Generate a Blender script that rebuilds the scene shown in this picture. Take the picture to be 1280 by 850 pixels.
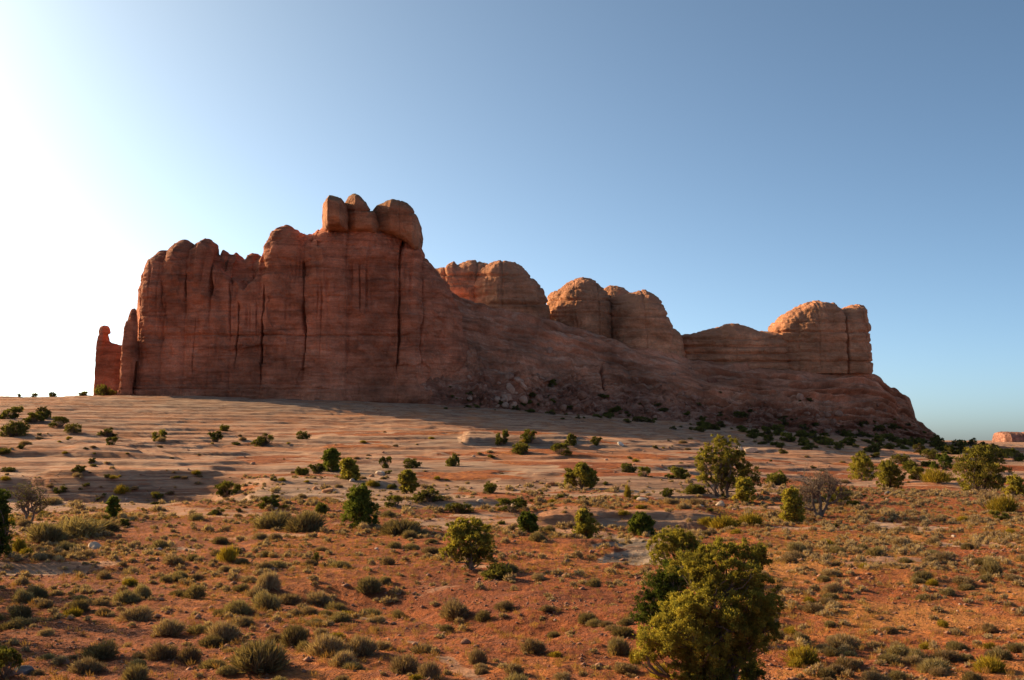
import bpy, math, random
import numpy as np
from mathutils import Vector

# ------------------------------------------------------------------ scene, camera, light
for o in list(bpy.data.objects):
    bpy.data.objects.remove(o)
C = bpy.context.scene.collection
SC = bpy.context.scene
R = math.radians

HFOV = 50.0
FPX = 640.0 / math.tan(R(HFOV / 2))        # focal length in photograph pixels
PITCH = math.atan(125.0 / FPX)             # horizon sits 125 px below the middle
cam_d = bpy.data.cameras.new('camera')
cam_d.sensor_width = 36.0
cam_d.lens = 18.0 / math.tan(R(HFOV / 2))
cam_d.clip_start = 0.1
cam_d.clip_end = 60000.0
cam = bpy.data.objects.new('camera', cam_d)
C.objects.link(cam)
cam.location = (0, 0, 0)
cam.rotation_euler = (R(90) + PITCH, 0, 0)
SC.camera = cam

SUN_AZ = 58.5      # degrees to the left of the view direction
SUN_EL = 21.0
world = bpy.data.worlds.new('World')
SC.world = world
world.use_nodes = True
wn = world.node_tree
wn.nodes.clear()
w_out = wn.nodes.new('ShaderNodeOutputWorld')
w_bg = wn.nodes.new('ShaderNodeBackground')
w_sky = wn.nodes.new('ShaderNodeTexSky')
w_sky.sky_type = 'NISHITA'
w_sky.sun_disc = False
w_sky.sun_elevation = R(SUN_EL)
w_sky.sun_rotation = R(-SUN_AZ)
w_sky.altitude = 0.0
w_sky.air_density = 0.35
w_sky.dust_density = 1.4
w_sky.ozone_density = 2.5
w_bg.inputs['Strength'].default_value = 0.146
w_gam = wn.nodes.new('ShaderNodeGamma')          # the contrast of the photograph's sky
w_gam.inputs['Gamma'].default_value = 1.06
w_mul = wn.nodes.new('ShaderNodeMix')
w_mul.data_type = 'RGBA'
w_mul.blend_type = 'MULTIPLY'
w_mul.inputs[0].default_value = 1.0
w_mul.inputs[7].default_value = (0.97, 1.02, 0.82, 1.0)
wn.links.new(w_sky.outputs[0], w_gam.inputs['Color'])
wn.links.new(w_gam.outputs[0], w_mul.inputs[6])
wn.links.new(w_mul.outputs[2], w_bg.inputs['Color'])
wn.links.new(w_bg.outputs[0], w_out.inputs['Surface'])

sun_d = bpy.data.lights.new('sun', 'SUN')
sun_d.energy = 5.0
sun_d.angle = R(0.5)
sun_d.color = (1.0, 0.72, 0.38)
sun = bpy.data.objects.new('sun', sun_d)
C.objects.link(sun)
S_DIR = Vector((-math.cos(R(SUN_EL)) * math.sin(R(SUN_AZ)), math.cos(R(SUN_EL)) * math.cos(R(SUN_AZ)), math.sin(R(SUN_EL))))
sun.rotation_euler = S_DIR.to_track_quat('Z', 'Y').to_euler()
sun.location = (-200, 80, 90)

SC.view_settings.view_transform = 'Standard'
SC.view_settings.look = 'None'
SC.view_settings.exposure = 0.78
SC.view_settings.gamma = 1.0
SC.render.engine = 'CYCLES'
SC.cycles.max_bounces = 6
SC.cycles.diffuse_bounces = 3
SC.cycles.transmission_bounces = 3
SC.cycles.use_denoising = True

# ------------------------------------------------------------------ numeric helpers
rng = np.random.default_rng(7)
_perm = np.tile(np.random.default_rng(3).permutation(256), 3)
_g = np.random.default_rng(5).normal(size=(256, 3))
_g /= np.linalg.norm(_g, axis=1)[:, None]


def pn(x, y, z):
    """gradient noise, about -0.7..0.7"""
    x, y, z = np.broadcast_arrays(np.asarray(x, float), np.asarray(y, float), np.asarray(z, float))
    fx, fy, fz = np.floor(x), np.floor(y), np.floor(z)
    ix, iy, iz = fx.astype(int) & 255, fy.astype(int) & 255, fz.astype(int) & 255
    dx, dy, dz = x - fx, y - fy, z - fz
    u, v, w = (t * t * t * (t * (t * 6 - 15) + 10) for t in (dx, dy, dz))
    res = 0
    for a in (0, 1):
        for b in (0, 1):
            for c in (0, 1):
                h = _perm[_perm[_perm[ix + a] + iy + b] + iz + c]
                g = _g[h]
                d = g[..., 0] * (dx - a) + g[..., 1] * (dy - b) + g[..., 2] * (dz - c)
                res = res + d * (u if a else 1 - u) * (v if b else 1 - v) * (w if c else 1 - w)
    return res


def fbm(x, y, z, octaves=4, gain=0.5, lac=2.03):
    a, s = 1.0, 0.0
    for i in range(octaves):
        s = s + a * pn(x + 17.3 * i, y - 9.1 * i, z + 4.7 * i)
        x, y, z = np.asarray(x) * lac, np.asarray(y) * lac, np.asarray(z) * lac
        a *= gain
    return s


def sstep(a, b, x):
    t = np.clip((np.asarray(x, float) - a) / (b - a), 0, 1)
    return t * t * (3 - 2 * t)


def pix(px, py):
    """direction through a photograph pixel as (X/Y, Z/Y)"""
    x = (np.asarray(px, float) - 640) / FPX
    y = (425 - np.asarray(py, float)) / FPX
    den = math.cos(PITCH) - y * math.sin(PITCH)
    return x / den, (math.sin(PITCH) + y * math.cos(PITCH)) / den


def pchip(xk, yk, x):
    xk, yk = np.asarray(xk, float), np.asarray(yk, float)
    h = np.diff(xk)
    d = np.diff(yk) / h
    m = np.zeros_like(yk)
    for i in range(1, len(xk) - 1):
        if d[i - 1] * d[i] > 0:
            w1, w2 = 2 * h[i] + h[i - 1], h[i] + 2 * h[i - 1]
            m[i] = (w1 + w2) / (w1 / d[i - 1] + w2 / d[i])
    m[0], m[-1] = d[0], d[-1]
    x = np.clip(x, xk[0], xk[-1])
    i = np.clip(np.searchsorted(xk, x) - 1, 0, len(xk) - 2)
    t = (x - xk[i]) / h[i]
    t2, t3 = t * t, t * t * t
    return (2 * t3 - 3 * t2 + 1) * yk[i] + (t3 - 2 * t2 + t) * h[i] * m[i] + (-2 * t3 + 3 * t2) * yk[i + 1] + (t3 - t2) * h[i] * m[i + 1]


def make_mesh(name, V, quads=None, tris=None, mats=(), attrs=None, smooth=True, matidx=None, parent=None, loc=None):
    V = np.ascontiguousarray(V, dtype=np.float32).reshape(-1, 3)
    quads = np.zeros((0, 4), int) if quads is None else np.asarray(quads, int).reshape(-1, 4)
    tris = np.zeros((0, 3), int) if tris is None else np.asarray(tris, int).reshape(-1, 3)
    me = bpy.data.meshes.new(name)
    me.vertices.add(len(V))
    me.vertices.foreach_set('co', V.ravel())
    loops = np.concatenate([quads.ravel(), tris.ravel()]).astype(np.int32)
    tot = np.concatenate([np.full(len(quads), 4), np.full(len(tris), 3)]).astype(np.int32)
    start = np.concatenate([[0], np.cumsum(tot)[:-1]]).astype(np.int32)
    me.loops.add(len(loops))
    me.loops.foreach_set('vertex_index', loops)
    me.polygons.add(len(tot))
    me.polygons.foreach_set('loop_start', start)
    me.polygons.foreach_set('loop_total', tot)
    if smooth:
        me.polygons.foreach_set('use_smooth', np.ones(len(tot), bool))
    for m in mats:
        me.materials.append(m)
    if matidx is not None:
        me.polygons.foreach_set('material_index', np.asarray(matidx, np.int32))
    for k, a in (attrs or {}).items():
        at_ = me.attributes.new(k, 'FLOAT', 'POINT')
        at_.data.foreach_set('value', np.ascontiguousarray(a, np.float32).ravel())
    me.update(calc_edges=True)
    ob = bpy.data.objects.new(name, me)
    C.objects.link(ob)
    if parent is not None:
        ob.parent = parent
    if loc is not None:
        ob.location = loc
    return ob


def grid_quads(n, m, wrap=False):
    i = np.arange(n - 1)[:, None]
    j = np.arange(m if wrap else m - 1)[None, :]
    j2 = (j + 1) % m
    a = i * m + j
    b = i * m + j2
    c = (i + 1) * m + j2
    d = (i + 1) * m + j
    return np.stack(np.broadcast_arrays(a, b, c, d), -1).reshape(-1, 4)


def tag(o, label=None, cat=None, group=None, kind=None):
    if label:
        o['label'] = label
    if cat:
        o['category'] = cat
    if group:
        o['group'] = group
    if kind:
        o['kind'] = kind
    return o


def thing(name, label, cat, loc=(0, 0, 0), group=None):
    o = bpy.data.objects.new(name, None)
    C.objects.link(o)
    o.location = loc
    o.empty_display_size = 0.3
    return tag(o, label, cat, group)


# ------------------------------------------------------------------ materials
def new_mat(name):
    m = bpy.data.materials.new(name)
    m.use_nodes = True
    nt = m.node_tree
    nt.nodes.clear()
    out = nt.nodes.new('ShaderNodeOutputMaterial')
    return m, nt, out


class NB:
    """small helper that wires shader nodes"""

    def __init__(self, nt):
        self.nt = nt

    def n(self, t, **kw):
        nd = self.nt.nodes.new(t)
        for k, v in kw.items():
            setattr(nd, k, v)
        return nd

    def link(self, a, b):
        self.nt.links.new(a, b)

    def put(self, v, sock):
        if isinstance(v, (int, float)):
            sock.default_value = v
        elif isinstance(v, tuple):
            sock.default_value = v if len(v) == len(sock.default_value) else (*v, 1.0)
        else:
            self.link(v, sock)

    def math(self, op, a, b=0.0, clamp=False):
        nd = self.n('ShaderNodeMath', operation=op, use_clamp=clamp)
        self.put(a, nd.inputs[0])
        self.put(b, nd.inputs[1])
        return nd.outputs[0]

    def noise(self, vec, scale, detail=4.0, rough=0.55, dist=0.0):
        nd = self.n('ShaderNodeTexNoise')
        self.link(vec, nd.inputs['Vector'])
        nd.inputs['Scale'].default_value = scale
        nd.inputs['Detail'].default_value = detail
        nd.inputs['Roughness'].default_value = rough
        nd.inputs['Distortion'].default_value = dist
        return nd.outputs[0]

    def scaled(self, vec, s):
        nd = self.n('ShaderNodeVectorMath', operation='MULTIPLY')
        self.link(vec, nd.inputs[0])
        nd.inputs[1].default_value = s
        return nd.outputs[0]

    def ramp(self, fac, stops, interp='LINEAR'):
        nd = self.n('ShaderNodeValToRGB')
        cr = nd.color_ramp
        cr.interpolation = interp
        while len(cr.elements) < len(stops):
            cr.elements.new(0.5)
        for e, (p, c) in zip(cr.elements, stops):
            e.position = p
            e.color = (*c, 1.0) if isinstance(c, tuple) else (c, c, c, 1.0)
        self.link(fac, nd.inputs[0])
        return nd.outputs[0]

    def mix(self, fac, a, b, blend='MIX'):
        nd = self.n('ShaderNodeMix', data_type='RGBA', blend_type=blend)
        self.put(fac, nd.inputs[0])
        self.put(a, nd.inputs[6])
        self.put(b, nd.inputs[7])
        return nd.outputs[2]

    def attr(self, name):
        return self.n('ShaderNodeAttribute', attribute_name=name).outputs['Fac']

    def bump(self, h, strength, dist, normal=None):
        nd = self.n('ShaderNodeBump')
        nd.inputs['Strength'].default_value = strength
        nd.inputs['Distance'].default_value = dist
        self.link(h, nd.inputs['Height'])
        if normal is not None:
            self.link(normal, nd.inputs['Normal'])
        return nd.outputs[0]

    def diffuse(self, out, col, normal=None, rough=0.95, spec=0.15):
        b = self.n('ShaderNodeBsdfPrincipled')
        self.put(col, b.inputs['Base Color'])
        b.inputs['Roughness'].default_value = rough
        b.inputs['Specular IOR Level'].default_value = spec
        if normal is not None:
            self.link(normal, b.inputs['Normal'])
        self.link(b.outputs[0], out.inputs['Surface'])
        return b


def rock_material(name, dark, mid, light, pale, pale_amt=0.5, streak=0.6, band_scale=0.45, top=None, foot=None):
    m, nt, out = new_mat(name)
    k = NB(nt)
    pos = k.n('ShaderNodeNewGeometry').outputs['Position']
    sx = k.n('ShaderNodeSeparateXYZ')
    k.link(pos, sx.inputs[0])
    cx = k.n('ShaderNodeCombineXYZ')
    k.link(sx.outputs[0], cx.inputs[0]); k.link(sx.outputs[1], cx.inputs[1]); k.link(k.attr('bed'), cx.inputs[2])
    bpos = cx.outputs[0]
    big = k.noise(pos, 0.045, 6, 0.6)
    bandv = k.scaled(bpos, (0.035, 0.035, band_scale))
    band = k.noise(bandv, 1.0, 7, 0.62, 0.7)
    fine = k.noise(k.scaled(bpos, (0.16, 0.16, 1.5)), 1.0, 6, 0.65, 0.35)
    streakv = k.noise(k.scaled(pos, (0.16, 0.16, 0.028)), 1.0, 6, 0.62, 1.2)
    grain = k.noise(pos, 2.2, 5, 0.7)
    col = k.ramp(band, [(0.32, dark), (0.46, mid), (0.56, light), (0.64, mid), (0.75, light)])
    col = k.mix(k.math('MULTIPLY', k.ramp(fine, [(0.52, 0.0), (0.70, 1.0)]), pale_amt), col, pale)
    col = k.mix(k.math('MULTIPLY', k.ramp(fine, [(0.30, 1.0), (0.45, 0.0)]), 0.55), col, dark)
    patch = k.ramp(big, [(0.34, 0.60), (0.50, 0.95), (0.64, 1.28)])
    col = k.mix(1.0, col, patch, 'MULTIPLY')
    blot = k.noise(k.scaled(bpos, (0.10, 0.10, 0.22)), 1.0, 5, 0.68, 0.8)
    col = k.mix(1.0, col, k.ramp(blot, [(0.34, 0.66), (0.50, 1.0), (0.66, 1.26)]), 'MULTIPLY')
    varn = k.math('MULTIPLY', k.ramp(streakv, [(0.50, 0.0), (0.74, 1.0)]), streak)
    col = k.mix(varn, col, tuple(c * 0.55 for c in dark))
    gr = k.ramp(grain, [(0.25, 0.78), (0.75, 1.2)])
    col = k.mix(1.0, col, gr, 'MULTIPLY')
    if foot is not None:    # shadows and scrub of the rubble painted as a darker low band
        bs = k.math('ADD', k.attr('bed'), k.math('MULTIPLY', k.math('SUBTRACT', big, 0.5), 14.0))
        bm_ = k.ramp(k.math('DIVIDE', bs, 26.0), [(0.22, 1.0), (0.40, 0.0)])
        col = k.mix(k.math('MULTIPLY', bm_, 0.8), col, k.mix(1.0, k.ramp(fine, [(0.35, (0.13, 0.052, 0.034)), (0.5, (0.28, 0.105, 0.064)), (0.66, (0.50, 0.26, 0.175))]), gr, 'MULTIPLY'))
    if top is not None:     # weathered cap colour on upward faces
        nz = k.n('ShaderNodeSeparateXYZ')
        k.link(k.n('ShaderNodeNewGeometry').outputs['Normal'], nz.inputs[0])
        up = k.math('ADD', nz.outputs[2], k.math('MULTIPLY', k.math('SUBTRACT', big, 0.5), 0.8))
        col = k.mix(k.math('MULTIPLY', k.ramp(up, [(0.35, 0.0), (0.7, 1.0)]), 0.75), col, top)
    h = k.math('ADD', k.math('MULTIPLY', fine, 0.7), k.math('MULTIPLY', grain, 0.35))
    h2 = k.noise(pos, 0.6, 6, 0.65)
    nrm = k.bump(h2, 0.6, 1.4)
    nrm = k.bump(h, 0.75, 0.9, nrm)
    k.diffuse(out, col, nrm)
    return m


M_CLIFF = rock_material('red_sandstone', (0.29, 0.092, 0.046), (0.47, 0.155, 0.080), (0.53, 0.190, 0.100), (0.57, 0.29, 0.185), 0.4, 0.45)
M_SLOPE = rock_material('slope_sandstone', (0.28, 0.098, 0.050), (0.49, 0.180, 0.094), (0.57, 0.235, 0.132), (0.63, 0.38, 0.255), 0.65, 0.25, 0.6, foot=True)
M_DOME = rock_material('dome_sandstone', (0.343, 0.144, 0.068), (0.522, 0.220, 0.110), (0.578, 0.268, 0.144), (0.591, 0.351, 0.213), 0.4, 0.2, 0.22, top=(0.454, 0.193, 0.103))
M_CAP = rock_material('cap_sandstone', (0.265, 0.109, 0.055), (0.402, 0.161, 0.083), (0.460, 0.201, 0.103), (0.448, 0.253, 0.149), 0.3, 0.4, 0.25, top=(0.218, 0.132, 0.075))
M_MESA = rock_material('mesa_sandstone', (0.20, 0.085, 0.060), (0.29, 0.125, 0.085), (0.33, 0.15, 0.10), (0.36, 0.19, 0.14), 0.4, 0.3, 0.12)


def ground_material():
    m, nt, out = new_mat('desert_ground')
    k = NB(nt)
    pos = k.n('ShaderNodeNewGeometry').outputs['Position']
    rock = k.attr('rock')
    pale = k.attr('pale')
    dune_sunlight = k.attr('dune_sunlight')
    # red sand
    n1 = k.noise(pos, 0.12, 5, 0.6)
    n2 = k.noise(pos, 1.3, 6, 0.65)
    n3 = k.noise(pos, 9.0, 4, 0.7)
    sand = k.ramp(n1, [(0.32, (0.26, 0.066, 0.022)), (0.50, (0.44, 0.122, 0.032)), (0.66, (0.57, 0.195, 0.048))])
    sand = k.mix(k.ramp(n2, [(0.38, 0.95), (0.60, 0.0)]), sand, (0.22, 0.066, 0.030))
    sand = k.mix(k.math('MULTIPLY', k.ramp(n3, [(0.55, 0.0), (0.78, 1.0)]), 0.6), sand, (0.54, 0.24, 0.10))
    crust = k.noise(k.scaled(pos, (0.42, 0.30, 0.3)), 1.0, 6, 0.7, 0.8)
    sand = k.mix(1.0, sand, k.ramp(crust, [(0.36, (0.66, 0.60, 0.58)), (0.50, (0.98, 0.97, 0.97)), (0.64, (1.16, 1.20, 1.22))]), 'MULTIPLY')
    sand = k.mix(k.math('MULTIPLY', dune_sunlight, 0.85), sand, (0.64, 0.285, 0.080))  # golden sunlight painted into the sand colour, with the pale dune
    vo = k.n('ShaderNodeTexVoronoi')
    k.link(pos, vo.inputs['Vector'])
    vo.inputs['Scale'].default_value = 7.0
    peb = k.ramp(vo.outputs['Distance'], [(0.10, 1.0), (0.32, 0.0)])
    sand = k.mix(k.math('MULTIPLY', peb, 0.35), sand, (0.24, 0.085, 0.045))
    # bare slickrock
    bandv = k.scaled(pos, (0.03, 0.11, 2.0))
    b1 = k.noise(bandv, 1.0, 7, 0.62, 0.8)
    b2 = k.noise(k.scaled(pos, (0.15, 0.42, 3.6)), 1.0, 6, 0.65, 0.5)
    iso = k.noise(pos, 0.085, 6, 0.66, 0.5)
    b1 = k.math('ADD', k.math('MULTIPLY', b1, 0.55), k.math('MULTIPLY', iso, 0.45))
    jv = k.n('ShaderNodeTexVoronoi', feature='DISTANCE_TO_EDGE')
    jw = k.n('ShaderNodeVectorMath', operation='ADD')
    nzc = k.n('ShaderNodeTexNoise')
    k.link(pos, nzc.inputs['Vector'])
    nzc.inputs['Scale'].default_value = 0.25
    k.link(k.scaled(pos, (0.10, 0.24, 0.24)), jw.inputs[0])
    k.link(k.scaled(nzc.outputs['Color'], (0.9, 0.9, 0.9)), jw.inputs[1])
    k.link(jw.outputs[0], jv.inputs['Vector'])
    jv.inputs['Scale'].default_value = 1.0
    joint = k.math('MULTIPLY', k.ramp(jv.outputs['Distance'], [(0.0, 1.0), (0.035, 0.0)]), k.ramp(k.noise(pos, 0.06, 3), [(0.45, 0.0), (0.6, 1.0)]))
    rk = k.ramp(b1, [(0.30, (0.20, 0.078, 0.042)), (0.42, (0.38, 0.165, 0.088)), (0.50, (0.50, 0.285, 0.175)), (0.57, (0.32, 0.118, 0.060)), (0.64, (0.46, 0.240, 0.142)), (0.74, (0.51, 0.330, 0.215))])
    rk = k.mix(k.ramp(b2, [(0.36, 0.85), (0.49, 0.0)]), rk, (0.20, 0.105, 0.072))
    rk = k.mix(k.ramp(b2, [(0.56, 0.0), (0.72, 0.6)]), rk, (0.52, 0.35, 0.24))
    rk = k.mix(k.math('MULTIPLY', k.ramp(n1, [(0.48, 0.0), (0.60, 1.0)]), 0.75), rk, (0.43, 0.165, 0.070))
    rk = k.mix(pale, rk, k.ramp(b2, [(0.42, (0.17, 0.115, 0.08)), (0.6, (0.36, 0.255, 0.185))]))
    rk = k.mix(k.math('MULTIPLY', joint, 0.75), rk, (0.10, 0.05, 0.035))
    rb = k.noise(pos, 0.35, 6, 0.7)
    mk = k.math('ADD', rock, k.math('MULTIPLY', k.math('SUBTRACT', rb, 0.5), 1.5))
    mk = k.ramp(mk, [(0.42, 0.0), (0.56, 1.0)])
    col = k.mix(mk, sand, rk)
    hs = k.math('ADD', k.math('MULTIPLY', n3, 0.5), k.math('ADD', n2, k.math('MULTIPLY', peb, 0.25)))
    hr = k.math('ADD', k.math('MULTIPLY', b2, 1.2), k.math('MULTIPLY', n2, 0.4))
    hm = k.n('ShaderNodeMix', data_type='FLOAT')
    k.link(mk, hm.inputs[0]); k.link(hs, hm.inputs[2]); k.link(hr, hm.inputs[3])
    nrm = k.bump(hm.outputs[0], 1.0, 0.34)
    k.diffuse(out, col, nrm)
    return m


M_GROUND = ground_material()


def leaf_material(name, c0, c1, c2, trans=0.3, objvar=0.25):
    m, nt, out = new_mat(name)
    k = NB(nt)
    t = k.attr('tint')
    rnd = k.n('ShaderNodeObjectInfo').outputs['Random']
    f = k.math('ADD', t, k.math('MULTIPLY', k.math('SUBTRACT', rnd, 0.5), objvar), True)
    col = k.ramp(f, [(0.1, c0), (0.5, c1), (0.9, c2)])
    d = k.n('ShaderNodeBsdfDiffuse')
    k.link(col, d.inputs[0])
    tr = k.n('ShaderNodeBsdfTranslucent')
    k.link(k.mix(1.0, col, (1.25, 1.15, 0.55), 'MULTIPLY'), tr.inputs[0])
    mx = k.n('ShaderNodeMixShader')
    mx.inputs[0].default_value = trans
    k.link(d.outputs[0], mx.inputs[1])
    k.link(tr.outputs[0], mx.inputs[2])
    k.link(mx.outputs[0], out.inputs['Surface'])
    return m


M_JUNIPER = leaf_material('juniper_foliage', (0.125, 0.100, 0.040), (0.205, 0.185, 0.042), (0.35, 0.285, 0.062), 0.50)
M_PINYON = leaf_material('pinyon_foliage', (0.042, 0.054, 0.016), (0.085, 0.105, 0.025), (0.15, 0.165, 0.037), 0.38)
M_SAGE = leaf_material('sage_foliage', (0.155, 0.102, 0.064), (0.30, 0.208, 0.128), (0.47, 0.345, 0.212), 0.30, 0.5)
M_DARKBUSH = leaf_material('dark_bush_foliage', (0.085, 0.068, 0.030), (0.125, 0.120, 0.036), (0.21, 0.185, 0.052), 0.38, 0.4)
M_GREENBUSH = leaf_material('green_bush_foliage', (0.070, 0.074, 0.020), (0.145, 0.138, 0.036), (0.25, 0.215, 0.055), 0.38, 0.4)
M_YELLOW = leaf_material('yellow_brush_foliage', (0.15, 0.115, 0.022), (0.30, 0.22, 0.035), (0.42, 0.30, 0.05), 0.35, 0.3)
M_DRY = leaf_material('dry_grass_blades', (0.25, 0.140, 0.050), (0.44, 0.255, 0.085), (0.60, 0.380, 0.135), 0.25, 0.3)


def bark_material(name, a, b):
    m, nt, out = new_mat(name)
    k = NB(nt)
    pos = k.n('ShaderNodeNewGeometry').outputs['Position']
    s = k.noise(k.scaled(pos, (14, 14, 2.0)), 1.0, 5, 0.65, 0.5)
    col = k.ramp(s, [(0.32, a), (0.66, b)])
    k.diffuse(out, col, k.bump(s, 0.8, 0.04))
    return m


M_BARK = bark_material('juniper_bark', (0.085, 0.055, 0.038), (0.24, 0.165, 0.115))
M_DEADWOOD = bark_material('dead_wood', (0.085, 0.058, 0.042), (0.24, 0.17, 0.125))


def stone_material(name='loose_stone', cols=None):
    m, nt, out = new_mat(name)
    k = NB(nt)
    pos = k.n('ShaderNodeNewGeometry').outputs['Position']
    rnd = k.n('ShaderNodeObjectInfo').outputs['Random']
    n = k.noise(pos, 3.0, 5, 0.65)
    base = k.ramp(rnd, cols or [(0.0, (0.27, 0.125, 0.08)), (0.5, (0.40, 0.22, 0.14)), (1.0, (0.52, 0.38, 0.29))])
    col = k.mix(1.0, base, k.ramp(n, [(0.3, 0.65), (0.7, 1.2)]), 'MULTIPLY')
    k.diffuse(out, col, k.bump(n, 0.7, 0.1))
    return m


M_STONE = stone_material()

# ------------------------------------------------------------------ terrain height function
NEAR = [(850, 28), (815, 32.3), (780, 38), (750, 44), (720, 51), (690, 61), (670, 70)]
COLS = {
    0: ([(650, 80), (630, 93), (610, 110), (595, 125), (578, 140), (560, 162), (540, 198), (520, 235), (505, 268), (492, 300)], [(420, 11.0), (1000, 2.0), (6000, -4.0), (30000, -10)]),
    160: ([(650, 79), (630, 92), (610, 109), (595, 124), (578, 142), (560, 165), (540, 205), (520, 252), (505, 295), (492, 340)], [(460, 14.0), (1000, 4.0), (6000, -4.0), (30000, -10)]),
    320: ([(650, 79), (632, 92), (615, 106), (600, 122), (585, 140), (570, 165), (555, 195), (540, 227), (520, 272), (505, 307), (495, 332)], [(460, 13.0), (1000, 4.0), (6000, -4.0), (30000, -10)]),
    480: ([(650, 79), (620, 103), (600, 122), (580, 150), (565, 178), (550, 208), (530, 254), (512, 300), (499, 334)], [(460, 12.8), (1000, 4.0), (6000, -4.0), (30000, -10)]),
    640: ([(650, 81), (620, 106), (600, 127), (580, 155), (565, 185), (550, 220), (535, 262), (520, 307), (510, 342)], [(460, 10), (1000, 3.0), (6000, -4.0), (30000, -10)]),
    800: ([(650, 84), (628, 98), (610, 112), (595, 130), (580, 158), (565, 195), (550, 242), (535, 298), (522, 350)], [(460, 7.4), (1000, 2.0), (6000, -4.0), (30000, -10)]),
    960: ([(650, 85), (625, 107), (610, 126), (595, 152), (580, 188), (565, 237), (550, 302), (536, 366)], [(500, 3.9), (1000, 1.0), (6000, -4.0), (30000, -10)]),
    1120: ([(650, 85), (620, 115), (605, 138), (590, 175), (575, 232), (560, 312), (546, 394)], [(560, 1.2), (1000, -1.0), (6000, -5.0), (30000, -10)]),
    1280: ([(650, 86), (620, 117), (605, 145), (590, 190), (575, 272), (564, 372), (558, 480)], [(800, -3.2), (2500, -5.0), (6000, -6.0), (30000, -12)]),
}
LD = np.linspace(math.log(1.0), math.log(30000), 700)
_cu, _cz = [], []
for px, (rows, far) in COLS.items():
    D = [1.0, 3.0, 9.0, 18.0]
    Z = [-1.65, -1.85, -3.4, -5.35]
    for py, d in NEAR + rows:
        D.append(d)
        Z.append(float(pix(px, py)[1]) * d)
    for d, z in far:
        D.append(d)
        Z.append(z)
    _cu.append(float(pix(px, 560)[0]))
    _cz.append(pchip(np.log(D), Z, LD))
_cu, _cz = np.array(_cu), np.array(_cz)
UU = np.linspace(_cu[0], _cu[-1], 200)
_tab = np.array([pchip(_cu, _cz[:, j], UU) for j in range(len(LD))]).T       # (u, lnD)
for ax in (0, 1):
    ker = np.exp(-0.5 * (np.arange(-24, 25) / (10.0 if ax == 0 else 3.0)) ** 2)
    ker /= ker.sum()
    pad = [(24, 24) if a == ax else (0, 0) for a in (0, 1)]
    tp = np.pad(_tab, pad, mode='edge')
    _tab = np.apply_along_axis(lambda r: np.convolve(r, ker, mode='valid'), ax, tp)


def polar(X, Y):
    r = np.hypot(X, Y)
    az = np.arctan2(X, Y)
    a = np.clip(az, -0.48, 0.48) * (1 - sstep(1.6, 3.0, np.abs(az)))
    return np.maximum(r * np.cos(a), 1.01), np.tan(a), az


def base_z(D, u):
    fi = np.clip((u - UU[0]) / (UU[1] - UU[0]), 0, len(UU) - 1.001)
    fj = np.clip((np.log(D) - LD[0]) / (LD[1] - LD[0]), 0, len(LD) - 1.001)
    i, j = fi.astype(int), fj.astype(int)
    a, b = fi - i, fj - j
    return _tab[i, j] * (1 - a) * (1 - b) + _tab[i + 1, j] * a * (1 - b) + _tab[i, j + 1] * (1 - a) * b + _tab[i + 1, j + 1] * a * b


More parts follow.
